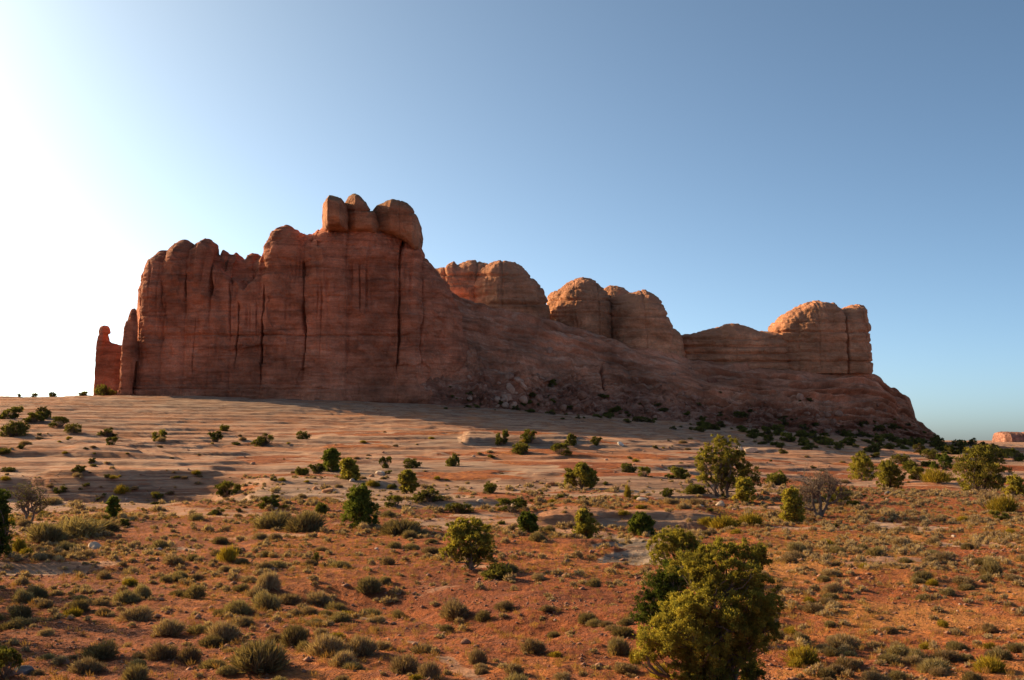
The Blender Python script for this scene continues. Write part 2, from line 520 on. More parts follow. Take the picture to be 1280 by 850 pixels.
def terrain(X, Y, full=False):
    X, Y = np.asarray(X, float), np.asarray(Y, float)
    D, u, az = polar(X, Y)
    z = base_z(D, u)
    px = 640 + u * FPX * 1.0
    lim = np.exp(-np.maximum(0, D - 900) / 600)
    n_mid = fbm(X / 31, Y / 31, 0.5, 3)
    n_big = fbm(X / 80, Y / 55, 3.5, 3)
    # where bare rock shows through the sand
    edge = 84 + 30 * sstep(850, 1000, px) - 12 * sstep(520, 300, px)
    patchy = fbm(X / 15 + 3, Y / 11, 4.5, 4)
    rock = sstep(-10, 14, D - edge + 26 * n_mid + 46 * patchy - 14 * sstep(820, 1000, px)) * (1 - 0.85 * sstep(0.04, 0.24, fbm(X / 21 + 31, Y / 13, 8.5, 4)) * sstep(290, 190, D))
    rock = np.maximum(rock, 0.9 * sstep(360, 250, px) * sstep(104, 112, D))
    rock = np.maximum(rock, 0.75 * sstep(0.26, 0.42, fbm(X / 11 + 40, Y / 6, 1.5, 3)) * sstep(40, 58, D))
    # a smooth pavement of pale rock in the wash, and one across the lower middle
    wn_ = np.clip(0.9 + 2.4 * fbm(X / 4.5, Y / 3.0, 2.9, 4), 0, 1.3)
    wash = wn_ * np.exp(-(((px - 785) / 48) ** 2) ** 1.5 - (((D - 66) / 11) ** 2) ** 1.5)
    tr_c = 472 + (38 - D) * 12.5
    track = np.clip(0.7 + 2.0 * fbm(X / 1.6, Y / 1.6, 7.9, 3), 0, 1.2) * np.exp(-((px - tr_c) / 15) ** 2) * sstep(44, 38, D) * sstep(20, 27, D)
    flat = np.exp(-((px - 170) / 95) ** 2 - ((D - 63.5) / 1.9) ** 2) + np.exp(-((px - 560) / 60) ** 2 - ((D - 77) / 2.0) ** 2)
    rock = np.clip(np.maximum.reduce([rock, wash * 1.1, track * 0.7, flat * (0.8 + 1.2 * patchy)]), 0, 1)
    dune_sunlight = np.maximum(np.exp(-((px - 985) / 48) ** 2 - ((D - 56) / 7) ** 2), 0.55 * sstep(900, 1010, px) * sstep(-0.15, 0.3, fbm(X / 7 + 2, Y / 6, 5.1, 4)) * sstep(95, 60, D))  # pale dune patch plus painted sunlight over the right-hand plain
    # swells and hollows
    z = z + lim * (0.55 * n_mid + 0.35 * fbm(X / 12, Y / 9, 7.5, 3)) * sstep(14, 60, D)
    z = z + lim * 1.9 * n_big * sstep(90, 190, D) * (1 - sstep(300, 330, D))
    z = z - 0.35 * np.clip(wash, 0, 1.2)
    # shallow gully whose sunward bank shades the sand
    gx0, gy0, gx1, gy1 = -9.2, 45.5, -0.6, 36.0
    tx_, ty_ = gx1 - gx0, gy1 - gy0
    gl = math.hypot(tx_, ty_)
    ta = ((X - gx0) * tx_ + (Y - gy0) * ty_) / gl
    dn = ((X - gx0) * (-ty_) + (Y - gy0) * tx_) / gl + 0.9 * pn(X / 4.0, Y / 4.0, 2.6)
    z = z - 0.95 * sstep(-0.6, 0.9, dn) * (1 - sstep(1.2, 7.0, dn)) * sstep(-3, 2, ta) * (1 - sstep(gl - 2, gl + 3, ta))
    z = z - 0.6 * np.exp(-((D - 53.5 - 1.5 * pn(X / 6, 1.1, 4.4)) / 1.3) ** 2) * sstep(330, 200, px)
    # scarp and shaded hollow on the rock shelf
    wob = 6 * pn(X / 26, 0.3, 1.7) + 2.0 * pn(X / 7, 4.3, 1.7)
    w1 = sstep(345, 235, px)
    e1 = 119 + wob
    z = z - 2.3 * w1 * sstep(96, 112, D) * (1 - sstep(e1 - 1.0, e1 + 6.0, D)) + 0.7 * w1 * sstep(e1, e1 + 6, D) * (1 - sstep(e1 + 8, e1 + 45, D))
    e2 = 151 + 1.6 * wob
    w2 = sstep(250, 120, px)
    z = z + 0.9 * w2 * sstep(e2 - 0.5, e2 + 2.0, D) * (1 - sstep(e2 + 3, e2 + 40, D))
    # ledge above the wash
    wob3 = 2.2 * pn(X / 8, 2.3, 5.7) + 0.8 * pn(X / 2.5, 7.3, 5.7)
    w3 = sstep(655, 705, px) * (1 - sstep(868, 915, px))
    e3 = 83.5 + wob3
    rock = np.maximum(rock, w3 * sstep(e3 - 3, e3 - 1, D) * (1 - sstep(e3 + 2, e3 + 7, D)))
    z = z - 0.45 * w3 * sstep(66, 79, D) * (1 - sstep(e3 - 0.2, e3 + 0.5, D)) + (0.7 + 0.5 * pn(X / 3.1, 0.2, 3.3)) * w3 * (0.5 * sstep(e3, e3 + 0.5, D) + 0.5 * sstep(e3 + 1.2, e3 + 2.2, D)) * (1 - sstep(e3 + 4, e3 + 24, D))
    # pale dome of rock on the shelf
    w4 = sstep(572, 588, px) * (1 - sstep(690, 760, px))
    e4 = 196 + 5 * pn(X / 9, 8.3, 2.7)
    z = z + 1.3 * w4 * sstep(e4 - 0.6, e4 + 2.2, D) * (1 - sstep(e4 + 16, e4 + 50, D))
    # bedding steps of the slickrock
    rk = rock * sstep(60, 100, D) * lim
    h = z + 0.8 * fbm(X / 38 + 9, Y / 16, 2.2, 3)
    for st, am in ((0.85, 0.62), (0.27, 0.4)):
        t = h / st + 0.6 * fbm(X / 17, Y / 14, 8.8, 3)
        f = t - np.floor(t)
        z = z + rk * am * st * (sstep(0.74, 0.98, f) - f)
    # clods and small lumps
    nearw = sstep(160, 60, D)
    z = z + nearw * (0.15 * fbm(X / 1.9, Y / 1.9, 4.5, 4) + 0.10 * np.abs(fbm(X / 0.42, Y / 0.42, 6.5, 2))) * (1 - 0.7 * rock)
    z = z + rk * 0.06 * fbm(X / 2.5, Y / 1.2, 5.5, 2)
    if full:
        pale = np.clip(np.maximum.reduce([wash * 1.4, track * 0.5, flat * 0.5, w4 * sstep(e4 - 8, e4 + 2, D) * (1 - sstep(e4 + 10, e4 + 30, D)) * 0.5,
                                          0.55 * sstep(0.0, 0.4, n_big) * rock]), 0, 1)
        return z, rock, pale, dune_sunlight
    return z


def build_ground():
    az = np.concatenate([np.arange(-180, -40, 4.0), np.arange(-40, -28, 0.5), np.arange(-28, 28, 0.068), np.arange(28, 40, 0.5), np.arange(40, 180.1, 4.0)])
    az = np.radians(az)
    r = np.concatenate([np.geomspace(1.2, 22, 50)[:-1], np.geomspace(22, 430, 860)[:-1], np.geomspace(430, 26000, 110)])
    A, Rr = np.meshgrid(az, r, indexing='ij')
    rr = Rr / np.maximum(np.cos(np.clip(A, -0.6, 0.6)), 0.5)
    X, Y = rr * np.sin(A), rr * np.cos(A)
    z, rock, pale, dune_sunlight = terrain(X, Y, True)
    o = make_mesh('ground', np.stack([X, Y, z], -1), grid_quads(*X.shape)[:, ::-1], mats=[M_GROUND],
                  attrs={'rock': rock, 'pale': pale, 'dune_sunlight': dune_sunlight})
    tag(o, kind='structure')
    return o


ground = build_ground()


def at(px, py):
    """ground points seen through photograph pixels"""
    u, s = pix(px, py)
    u, s = np.atleast_1d(u), np.atleast_1d(s)
    d = np.geomspace(20, 900, 2600)
    out = np.zeros((len(u), 3))
    for i in range(len(u)):
        zz = terrain(u[i] * d, d)
        hit = np.nonzero(zz >= s[i] * d)[0]
        j = hit[0] if len(hit) else np.argmax(zz / d - s[i])
        out[i] = (u[i] * d[j], d[j], zz[j])
    return out


# ------------------------------------------------------------------ the rock formation
def profile(points, T, aspect=1.0, closed=False, soft=6):
    p = np.array(points, float)
    if closed:
        p = np.vstack([p, p[:1]])
    seg = np.hypot(np.diff(p[:, 0]) * aspect, np.diff(p[:, 1]))
    s = np.concatenate([[0], np.cumsum(seg)])
    q = np.linspace(0, s[-1], 600)
    f = np.stack([np.interp(q, s, p[:, i]) for i in (0, 1)], 1)
    w = soft * 6
    ker = np.exp(-0.5 * (np.arange(-w, w + 1) / (soft * 2.0)) ** 2)
    ker /= ker.sum()
    if closed:
        fp = np.vstack([f[-w - 1:-1], f, f[1:w + 1]])
    else:
        fp = np.vstack([2 * f[0] - f[w:0:-1], f, 2 * f[-1] - f[-2:-w - 2:-1]])
    f = np.stack([np.convolve(fp[:, i], ker, mode='valid') for i in (0, 1)], 1)
    seg = np.hypot(np.diff(f[:, 0]) * aspect, np.diff(f[:, 1]))
    s = np.concatenate([[0], np.cumsum(seg)])
    q = np.linspace(0, s[-1], T + (1 if closed else 0))
    g = np.stack([np.interp(q, s, f[:, i]) for i in (0, 1)], 1)
    return g[:-1] if closed else g


def normals(P, wrap):
    if wrap:
        dt = np.roll(P, -1, 1) - np.roll(P, 1, 1)
    else:
        dt = np.gradient(P, axis=1)
    ds = np.gradient(P, axis=0)
    n = np.cross(ds, dt)
    l = np.linalg.norm(n, axis=-1, keepdims=True)
    return n / np.maximum(l, 1e-9)


def loft(name, mat, parent, step, T, top, Yc, wf, wb, zb, prof, bot=None, disp=None, closed=False, soft=True, prof2=None, blend=None, bed=None, sm=6):
    """a solid whose crest follows a skyline: TOP is [(px, py)], YC/WF/WB are crest distance and depth to front and back"""
    tx, ty = np.array(top, float).T
    ps = np.arange(tx[0], tx[-1] + step * 0.5, step)
    L = lambda a: np.interp(ps, *np.array(a, float).T) if isinstance(a, list) else np.full(len(ps), float(a))
    tp = np.interp(ps, tx, ty)
    if soft:
        kw = max(1, int(1.2 / step))
        ker = np.hanning(2 * kw + 3)
        ker /= ker.sum()
        tp = np.convolve(np.pad(tp, kw + 1, mode='edge'), ker, mode='valid')
    yc, f, b = L(Yc), L(wf), L(wb)
    u, s = pix(ps, tp)
    X = u * yc
    zt = s * yc
    if bot is not None:
        bp = L(bot)
        z0 = pix(ps, bp)[1] * yc
        z0 = np.minimum(z0, zt - 0.05)
    else:
        z0 = L(zb)
    pr = profile(prof, T, 0.7, closed, sm)
    yf = np.repeat(pr[None, :, 0], len(ps), 0)
    zf = np.repeat(pr[None, :, 1], len(ps), 0)
    if prof2 is not None:
        p2 = profile(prof2, T, 0.7, closed)
        w = blend(ps)[:, None]
        yf = yf * (1 - w) + p2[None, :, 0] * w
        zf = zf * (1 - w) + p2[None, :, 1] * w
    Y = yc[:, None] + np.where(yf < 0, yf * f[:, None], yf * b[:, None])
    Z = z0[:, None] + zf * (zt - z0)[:, None]
    P = np.stack([np.repeat(X[:, None], T, 1), Y, Z], -1)
    N = normals(P, closed)
    # point outward
    if closed:
        cen = P.mean(1, keepdims=True)
        if np.mean(np.sum((P - cen) * N, -1)) < 0:
            N = -N
    else:
        if np.mean(N[:, T // 2, 2]) < 0:
            N = -N
    if disp is not None:
        PP = np.repeat(ps[:, None], T, 1)
        d = disp(P, N, PP, zf, yf)
        P = P + N * d[..., None]
    q = grid_quads(len(ps), T, closed)
    n0 = np.cross(P[1, T // 2] - P[0, T // 2], P[1, (T // 2 + 1)] - P[1, T // 2])
    V = P.reshape(-1, 3)
    caps = None
    if closed:
        n_, m_ = len(ps), T
        V = np.vstack([V, P[0].mean(0), P[-1].mean(0)])
        j = np.arange(m_)
        j2 = (j + 1) % m_
        caps = np.vstack([np.stack([np.full(m_, n_ * m_), j, j2], 1), np.stack([np.full(m_, n_ * m_ + 1), (n_ - 1) * m_ + j2, (n_ - 1) * m_ + j], 1)])
    bedv = (P[..., 2] if bed is None else zf * bed + 1.5 * pn(P[..., 0] / 30, P[..., 1] / 30, 0.5)).ravel()
    bedv = np.concatenate([bedv, np.full(len(V) - len(bedv), bedv.mean())])
    o = make_mesh(name, V, q if np.dot(np.cross(P[len(ps) // 2, T // 2 + 1] - P[len(ps) // 2, T // 2], P[len(ps) // 2 + 1, T // 2] - P[len(ps) // 2, T // 2]), N[len(ps) // 2, T // 2]) > 0 else q[:, ::-1],
                  mats=[mat], parent=parent, attrs={'bed': bedv}, tris=caps)
    return o


def strata(P, amp=1.0, warp=1.0):
    x, y, z = P[..., 0], P[..., 1], P[..., 2] + warp * fbm(P[..., 0] / 40, P[..., 1] / 40, 0.7, 2)
    a = pn(x * 0.012, y * 0.012, z * 0.27)
    b = pn(x * 0.03, y * 0.03, z * 0.75 + 20)
    c = pn(x * 0.06, y * 0.06, z * 1.9 + 50)
    sh = lambda t, k: np.tanh(t * k)
    on = 0.35 + 1.3 * sstep(-0.15, 0.35, fbm(x / 24 + 5, y / 24, z / 14, 2))
    return amp * (0.45 * sh(a, 3) + on * (0.26 * sh(b, 3) + 0.16 * sh(c, 3)))


def bricks(P, w, h, seed, warp=1.0):
    """offset 0..1 of irregular jointed blocks"""
    x, y, z = P[..., 0], P[..., 1], P[..., 2]
    s = x + 0.6 * y + warp * fbm(x / (w * 0.9), y / w, z / (h * 1.6) + seed, 3) * w * 0.45
    zz = z + warp * fbm(x / (w * 1.5) + seed, y / w, z / (h * 2), 3) * h * 0.6
    row = np.floor(zz / h)
    ra = _perm[(row.astype(int) + seed) & 255]
    col = np.floor(s / (w * (0.6 + ra / 255.0)) + ra * 0.37)
    return _perm[_perm[(col.astype(int) + seed * 7) & 255] + ra] / 255.0


def rough(P, a1=1.0, a2=0.5, a3=0.18):
    x, y, z = P[..., 0], P[..., 1], P[..., 2]
    return a1 * fbm(x / 13, y / 13, z / 17, 3) + a2 * fbm(x / 4.2 + 7, y / 4.2, z / 5, 3) + a3 * fbm(x / 1.3, y / 1.3 + 3, z / 1.1, 2)


butte = thing('sandstone_butte', 'huge red sandstone butte with a sheer shaded wall, domes and balanced caprocks', 'rock formation', (0, 345, 8))
BP = lambda o: o


def rel(o):
    """keep world placement of a part under the butte"""
    o.location = (-butte.location[0], -butte.location[1], -butte.location[2])
    return o


# --- main cliff wall
CR = [(219, 1.2, 1.6, 315, 400, 2), (247, 1.3, 2.0, 300, 380, 1), (277, 2.2, 3.2, 300, 385, 3), (312, 1.0, 1.6, 380, 470, 4), (300, 0.8, 1.3, 340, 430, 3), (342, 1.7, 3.2, 285, 492, 2),
      (391, 1.7, 2.8, 285, 480, 5), (505, 1.6, 2.4, 300, 480, 3), (530, 1.0, 1.6, 330, 470, 3), 
      (260, 0.6, 0.7, 400, 485, 4)]
COLB = [150, 190, 219, 247, 277, 302, 342, 391, 440, 505, 530, 600]


def cliff_disp(P, N, PP, zf, yf):
    x, y, z = P[..., 0], P[..., 1], P[..., 2]
    py = 425 - FPX * np.tan(np.arctan(z / np.maximum(y, 1)) - PITCH)
    front = sstep(0.35, -0.15, yf)
    d = rough(P, 1.3, 1.0, 0.38) + strata(P, 0.6)
    bul = np.zeros_like(PP)
    for a, b in zip(COLB[:-1], COLB[1:]):
        t = (PP + 1.6 * pn(z / 9, a * 0.37, 0.2) - a) / (b - a)
        m = (t >= 0) & (t < 1)
        bul = np.where(m, np.sqrt(np.clip(1 - (2 * t - 1) ** 2, 0, 1)), bul)
    d = d + bul * (0.8 + 1.3 * sstep(0.35, 0.95, zf)) * front
    d = d * (0.22 + 0.78 * sstep(0.05, -0.40, yf)) * (0.45 + 0.55 * sstep(184, 200, PP))
    cm = sstep(0.0, -0.40, yf)
    fl = np.abs(pn(PP / 8.5 + 0.6 * pn(z / 16, PP / 60, 1.9), z / 60, 11.3))
    d = d - 1.0 * (1 - sstep(0.0, 0.16, fl)) * sstep(-0.1, 0.4, pn(PP / 25, z / 14, 4.1)) * cm * sstep(0.15, 0.5, zf)
    d = d + 0.9 * bricks(P, 9.0, 5.5, 3) * cm * sstep(188, 205, PP) + 0.45 * bricks(P, 3.6, 2.2, 9) * cm * sstep(-0.2, 0.2, pn(x / 14, z / 9, 1.5))
    for c, w, dep, y0, y1, sd in CR:
        wav = 4.6 * pn(z / 13.0, sd * 3.1 + c * 0.11, 0.5) + 1.4 * pn(z / 2.6, sd * 1.7, 3.5)
        dep = dep * (0.45 + 0.9 * sstep(-0.3, 0.3, pn(z / 8.0, c * 0.7, 6.5)))
        w = w * (0.35 + 0.75 * sstep(-0.35, 0.35, pn(z / 5.0, c * 0.9, 8.5)))
        ww = sstep(y0 - 6, y0 + 6, py) * (1 - sstep(y1 - 30, y1, py))
        d = d - dep * np.exp(-((PP + wav - c) / w) ** 2) * ww * sstep(0.25, -0.30, yf)
    # upper recesses between the columns
    r1 = sstep(301, 306, PP) * (1 - sstep(328, 333, PP)) * sstep(366, 352, py - 0.0 + np.abs(PP - 316) * 1.2)
    top_off = sstep(-0.10, -0.45, yf)
    d = d - 5.0 * r1 * top_off
    lean = sstep(276, 281, PP) * (1 - sstep(300, 305, PP)) * sstep(330, 318, py - (PP - 277) * 1.1)
    d = d - 3.0 * lean * top_off
    r2 = sstep(278, 290, PP) * (1 - sstep(336, 341, PP)) * sstep(470, 380, py)
    d = d - 1.6 * r2 * front
    blk = sstep(441, 444, PP) * (1 - sstep(500, 504, PP)) * sstep(322, 330, py)
    d = d + (-1.3) * blk * front
    # bedding joints
    for row, x0, x1, dep, th in ((419, 250, 525, 1.0, 1.0), (371, 380, 450, 0.6, 0.8), (424, 160, 260, 0.4, 0.9), (487, 150, 440, 0.9, 1.1), (481, 180, 400, 0.5, 0.8), (446, 250, 520, 0.35, 0.8), (337, 300, 520, 0.35, 0.8)):
        jy = row + 2.2 * pn(PP / 45, row * 0.3, 0.4) + 0.8 * pn(PP / 9, row * 0.3, 0.4)
        d = d - dep * np.exp(-((py - jy) / th) ** 2) * sstep(x0, x0 + 20, PP) * (1 - sstep(x1 - 20, x1, PP)) * front
    d = d + 1.6 * sstep(480, 492, py) * front
    return d


cliff_top = [(164, 493), (166, 472), (169, 448), (172.5, 418), (176.5, 396), (184.5, 362), (190, 341), (198, 333), (206, 326), (211, 324), (216, 325), (219, 331), (222, 321), (228, 315), (236, 311), (243, 312),
             (247, 320), (251, 313), (257, 308), (264, 307), (270, 311), (275, 319), (278, 315), (286, 314), (292, 315), (297, 312), (301, 315), (304, 322), (309, 315), (316, 313), (324, 314), (331, 319), (338, 320), (342, 325),
             (345, 303), (349, 294), (355, 290), (363, 290), (371, 294), (379, 301), (387, 306), (391, 312), (394, 303), (402, 299), (409, 295), (412, 290), (440, 289), (470, 291), (500, 300), (518, 312), (526, 320), (533, 330), (541, 341), (548, 356), (556, 372), (566, 398), (575, 440)]
rel(loft('cliff_wall', M_CLIFF, butte, 0.6, 560, cliff_top,
         [(163, 345), (200, 344), (430, 345), (520, 352), (575, 362)],
         [(163, 0.5), (168, 1), (176, 3.5), (191, 12), (240, 12), (430, 14), (520, 17), (575, 16)],
         [(163, 3), (175, 8), (190, 14), (240, 20), (430, 24), (575, 14)],
         [(163, 11.0), (430, 9.5), (575, 7.0)],
         [(-1.03, 0.0), (-0.97, 0.25), (-0.92, 0.55), (-0.84, 0.80), (-0.66, 0.93), (-0.35, 0.985), (0, 1.0), (0.3, 0.97), (0.7, 0.85), (1.0, 0.5), (1.15, 0.0)],
         disp=cliff_disp))


# --- sloping shoulder and the ledges at the low end
def slope_disp(P, N, PP, zf, yf):
    x, y, z = P[..., 0], P[..., 1], P[..., 2]
    front = sstep(0.4, -0.05, yf)
    right = sstep(830, 900, PP)
    low = sstep(0.70, 0.30, zf)
    d = rough(P, 1.2, 0.55, 0.18) + low * rough(P, 0.3, 0.9, 0.4)
    # broken ribs that lean with the fall of the slope
    q = PP + 30 * zf + 9 * fbm(PP / 30, zf * 3, 1.4, 2)
    rid = 1 - np.abs(fbm(q / 19, zf * 1.7 + PP / 50, 3.3, 4)) * 2.2
    d = d + 0.9 * (rid - 0.5) * sstep(1.0, 0.75, zf) * (1 - 0.8 * right) * front * sstep(-0.25, 0.25, pn(PP / 40, zf * 2, 7.7))
    # beds that follow the slope
    w = zf * 11 + 0.8 * fbm(PP / 45, zf * 2.5, 0.4, 3)
    tb = np.tanh(5 * pn(PP / 150 + 3, w, 0.6)) + 0.5 * np.tanh(5 * pn(PP / 60 + 3, w * 2.6, 4.6))
    d = d + 0.8 * tb * (1 - 0.3 * right) * sstep(0.30, 0.6, zf + 0.25 * right) * front
    # wavy ledges, each with a shaded undercut: strong at the low end, faint under the domes
    for i, r0 in enumerate((0.17, 0.27, 0.37, 0.46, 0.55, 0.63, 0.71, 0.79, 0.86, 0.93)):
        rr = r0 + 0.05 * fbm(PP / 60, i * 3.3, 5.1, 3) + 0.012 * pn(PP / 9, i * 1.3, 2.1)
        on = (right * 1.0 + (1 - right) * 0.45 * sstep(0.55, 0.75, r0 + 0 * zf)) * sstep(-0.25, 0.15, pn(PP / 45, i * 5.7, 2.2))
        e = (zf - rr)
        d = d + front * on * (1.5 * np.exp(-((e - 0.022) / 0.020) ** 2) - 2.4 * np.exp(-((e + 0.006) / 0.011) ** 2))
    # blocky rubble low down
    bl = np.abs(fbm(x / 4.0, y / 4.0, z / 3.2, 2))
    b2 = np.abs(fbm(x / 1.7 + 9, y / 1.7, z / 1.5, 2))
    d = d + low * front * (3.4 * (0.28 - bl) + 2.4 * (0.28 - b2) + 1.1 * bricks(P, 2.6, 1.8, 41)) * (0.35 + 0.65 * sstep(-0.1, 0.3, pn(PP / 30, zf * 2, 3.9)))
    d = d - 2.6 * np.exp(-((PP - 745 - 3 * pn(z / 3, 1, 1)) / 1.8) ** 2) * sstep(0.3, 0.4, zf) * (1 - sstep(0.55, 0.65, zf)) * front
    d = d - 1.6 * np.exp(-((zf - 0.42 - 0.0012 * (PP - 745)) / 0.015) ** 2) * sstep(744, 750, PP) * (1 - sstep(790, 830, PP)) * front
    return d


slope_top = [(512, 352), (530, 350), (545, 353), (560, 366), (580, 373), (610, 384), (650, 391), (690, 401), (720, 411), (760, 420), (800, 430), (830, 439), (860, 449), (900, 455), (1000, 459), (1083, 464), (1092, 471), (1100, 476),
             (1108, 484), (1114, 484), (1120, 489), (1126, 495), (1129, 506), (1132, 522), (1137, 527), (1146, 529), (1152, 533), (1160, 541), (1168, 549)]
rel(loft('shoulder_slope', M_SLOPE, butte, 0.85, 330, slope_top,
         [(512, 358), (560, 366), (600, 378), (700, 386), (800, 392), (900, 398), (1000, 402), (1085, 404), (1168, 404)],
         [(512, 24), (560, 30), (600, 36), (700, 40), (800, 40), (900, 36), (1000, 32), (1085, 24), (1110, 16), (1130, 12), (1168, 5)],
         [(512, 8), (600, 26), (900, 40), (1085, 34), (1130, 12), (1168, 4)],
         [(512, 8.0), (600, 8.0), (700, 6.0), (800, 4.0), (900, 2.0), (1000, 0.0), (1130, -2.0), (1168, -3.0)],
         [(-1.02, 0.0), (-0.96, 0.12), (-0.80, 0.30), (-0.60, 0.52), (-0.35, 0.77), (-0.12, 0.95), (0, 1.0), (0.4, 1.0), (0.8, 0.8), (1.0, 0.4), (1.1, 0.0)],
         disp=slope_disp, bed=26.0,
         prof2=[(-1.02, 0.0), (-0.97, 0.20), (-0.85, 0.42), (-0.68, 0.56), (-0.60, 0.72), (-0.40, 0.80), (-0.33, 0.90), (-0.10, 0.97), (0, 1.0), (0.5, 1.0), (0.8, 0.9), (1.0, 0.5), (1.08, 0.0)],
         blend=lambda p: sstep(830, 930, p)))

DOME = [(math.copysign(abs(math.cos(t)) ** 0.75, -math.cos(t)), abs(math.sin(t)) ** 0.75) for t in np.linspace(0, math.pi, 40)]
ROUND = [(-1.0, 0.0), (-1.0, 0.25), (-0.95, 0.48), (-0.82, 0.72), (-0.58, 0.89), (-0.28, 0.975), (0, 1.0), (0.3, 0.975), (0.6, 0.89), (0.85, 0.7), (0.97, 0.4), (1.0, 0.0)]
BLOCK = [(-1.0, 0.0), (-1.0, 0.3), (-0.97, 0.6), (-0.90, 0.80), (-0.72, 0.93), (-0.4, 0.985), (0, 1.0), (0.4, 0.98), (0.75, 0.9), (0.93, 0.7), (1.0, 0.4), (1.0, 0.0)]


def dome_disp(cracks=(), amp=0.7, joints=()):
    def f(P, N, PP, zf, yf):
        z = P[..., 2]
        y = P[..., 1]
        py = 425 - FPX * np.tan(np.arctan(z / np.maximum(y, 1)) - PITCH)
        d = rough(P, 1.1, 0.8, 0.3) + strata(P, amp * 0.6) + 0.5 * bricks(P, 7.0, 3.6, 21) * sstep(0.95, 0.75, zf)
        for c, w, dep in cracks:
            d = d - dep * np.exp(-((PP + 1.5 * pn(z / 4, c, 0.5) - c) / w) ** 2)
        for row, dep, th in joints:
            d = d - dep * np.exp(-((py + 1.5 * pn(PP / 14, row, 0.4) - row) / th) ** 2)
        return d
    return f


def dome(name, mat, top, Yc, W, Wb, zb, prof=DOME, step=0.5, T=150, disp=None, pw=0.5, left=0.5, right=0.2):
    tx, ty = np.array(top, float).T
    yc = Yc if not isinstance(Yc, list) else np.mean([p[1] for p in Yc])
    zt = pix(tx, ty)[1] * yc
    hh = np.clip((zt - zb) / max(zt.max() - zb, 1e-3), 0.02, 1) ** pw
    # pull the ends in
    # round the plan, more on the sunward side
    n = 160
    xs = np.linspace(tx[0], tx[-1], n)
    q = (xs - tx[0]) / (tx[-1] - tx[0])
    el = np.clip(q / left, 0, 1)
    er = np.clip((1 - q) / right, 0, 1)
    e = np.sqrt(1 - (1 - el) ** 2) * np.sqrt(1 - (1 - er) ** 2)
    hh = np.interp(xs, tx, hh) * (0.10 + 0.90 * e)
    return rel(loft(name, mat, butte, step, T, top, Yc, list(zip(xs, W * hh)), list(zip(xs, Wb * hh)), zb, prof, disp=disp or dome_disp()))


Zp = lambda py, Y: float(pix(640, py)[1]) * Y
# two lobes of the first dome
dome('dome', M_DOME, [(532, 372), (535, 350), (538, 337), (545, 336), (558, 335), (561, 330), (567, 328), (572, 331), (580, 328), (590, 326), (596, 326), (603, 328), (609, 329), (613, 333), (618, 342), (622, 358), (624, 382)], 398, 13, 20, Zp(405, 398),
     prof=ROUND, disp=dome_disp([(597, 1.6, 0.9), (558, 1.2, 0.6)], 0.8, [(344, 1.1, 1.3), (357, 0.6, 1.0)]))
dome('dome', M_DOME, [(583, 388), (586, 368), (590, 350), (596, 340), (605, 334), (615, 329), (624, 326), (632, 326), (642, 329), (652, 334), (661, 341), (668, 348), (675, 360), (680, 369), (684, 378), (686, 395)], 394, 16, 9, Zp(415, 394),
     prof=ROUND, disp=dome_disp([(628, 1.5, 0.5)], 0.9, [(345, 1.0, 1.2), (360, 0.5, 1.0), (380, 1.3, 1.4)]))
dome('dome', M_DOME, [(681, 402), (683, 385), (684, 370), (689, 364), (695, 361), (701, 358), (707, 353), (716, 349), (727, 347), (736, 348), (746, 353), (754, 360), (760, 371), (764, 384), (768, 428)], 410, 20, 18, Zp(436, 410),
     prof=ROUND, left=0.6, disp=dome_disp([(716, 1.2, 0.3), (744, 1.0, 0.5)], 0.8, [(375, 1.1, 1.2), (362, 0.5, 0.9), (392, 0.7, 1.0)]))
dome('dome', M_DOME, [(748, 405), (752, 372), (755, 361), (762, 358), (770, 358), (779, 360), (786, 365), (790, 368), (792, 390)], 425, 14, 16, Zp(436, 425), disp=dome_disp())
dome('dome', M_DOME, [(752, 425), (756, 395), (762, 375), (770, 370), (782, 368), (790, 366), (797, 364), (806, 363), (814, 366), (821, 371), (826, 378), (830, 390), (835, 402), (841, 411), (848, 418), (856, 440)], 405, 18, 22, Zp(456, 405),
     prof=ROUND, disp=dome_disp([(800, 1.3, 0.4)], 0.8, [(379, 0.6, 1.0), (395, 0.8, 1.2), (410, 0.7, 1.0)]))
dome('ridge', M_DOME, [(832, 440), (838, 419), (850, 419), (862, 418), (872, 415), (882, 413), (892, 412), (900, 408), (908, 406), (920, 409), (932, 413), (942, 416), (955, 418), (968, 420), (980, 424), (990, 440)], 412, 20, 22, Zp(466, 412),
     prof=BLOCK, disp=dome_disp([], 1.0, [(424, 0.8, 1.0), (433, 1.0, 1.3), (442, 1.3, 1.4), (452, 1.3, 1.3)]), pw=0.3)
dome('end_block', M_DOME, [(945, 452), (950, 432), (955, 419), (962, 413), (968, 406), (973, 399), (979, 393), (986, 389), (993, 386), (1000, 381), (1008, 377), (1016, 376), (1025, 378), (1034, 379), (1039, 383), (1042, 391), (1046, 391), (1051, 387), (1058, 384),
     (1066, 382), (1074, 382), (1082, 385), (1088, 390), (1090, 399), (1090, 418), (1087, 440), (1084, 455), (1080, 468)], 408, 17, 22, Zp(470, 408), prof=BLOCK, step=0.4, T=200,
     disp=dome_disp([(1042, 1.5, 1.6), (1008, 1.0, 0.4), (1066, 0.9, 0.8), (985, 1.4, 0.35)], 0.9, [(415, 1.1, 1.2), (428, 0.7, 1.0), (403, 0.5, 1.0), (440, 0.6, 1.0), (452, 0.9, 1.1)]), pw=0.35)

# --- caprocks balanced on the wall
LOOP = [(-1.0, 0.5), (-0.98, 0.75), (-0.85, 0.92), (-0.5, 1.0), (0.0, 1.0), (0.5, 1.0), (0.85, 0.92), (1.0, 0.7), (1.0, 0.3), (0.85, 0.06), (0.5, 0.0), (0.0, 0.0), (-0.5, 0.0), (-0.86, 0.06), (-0.98, 0.25)]


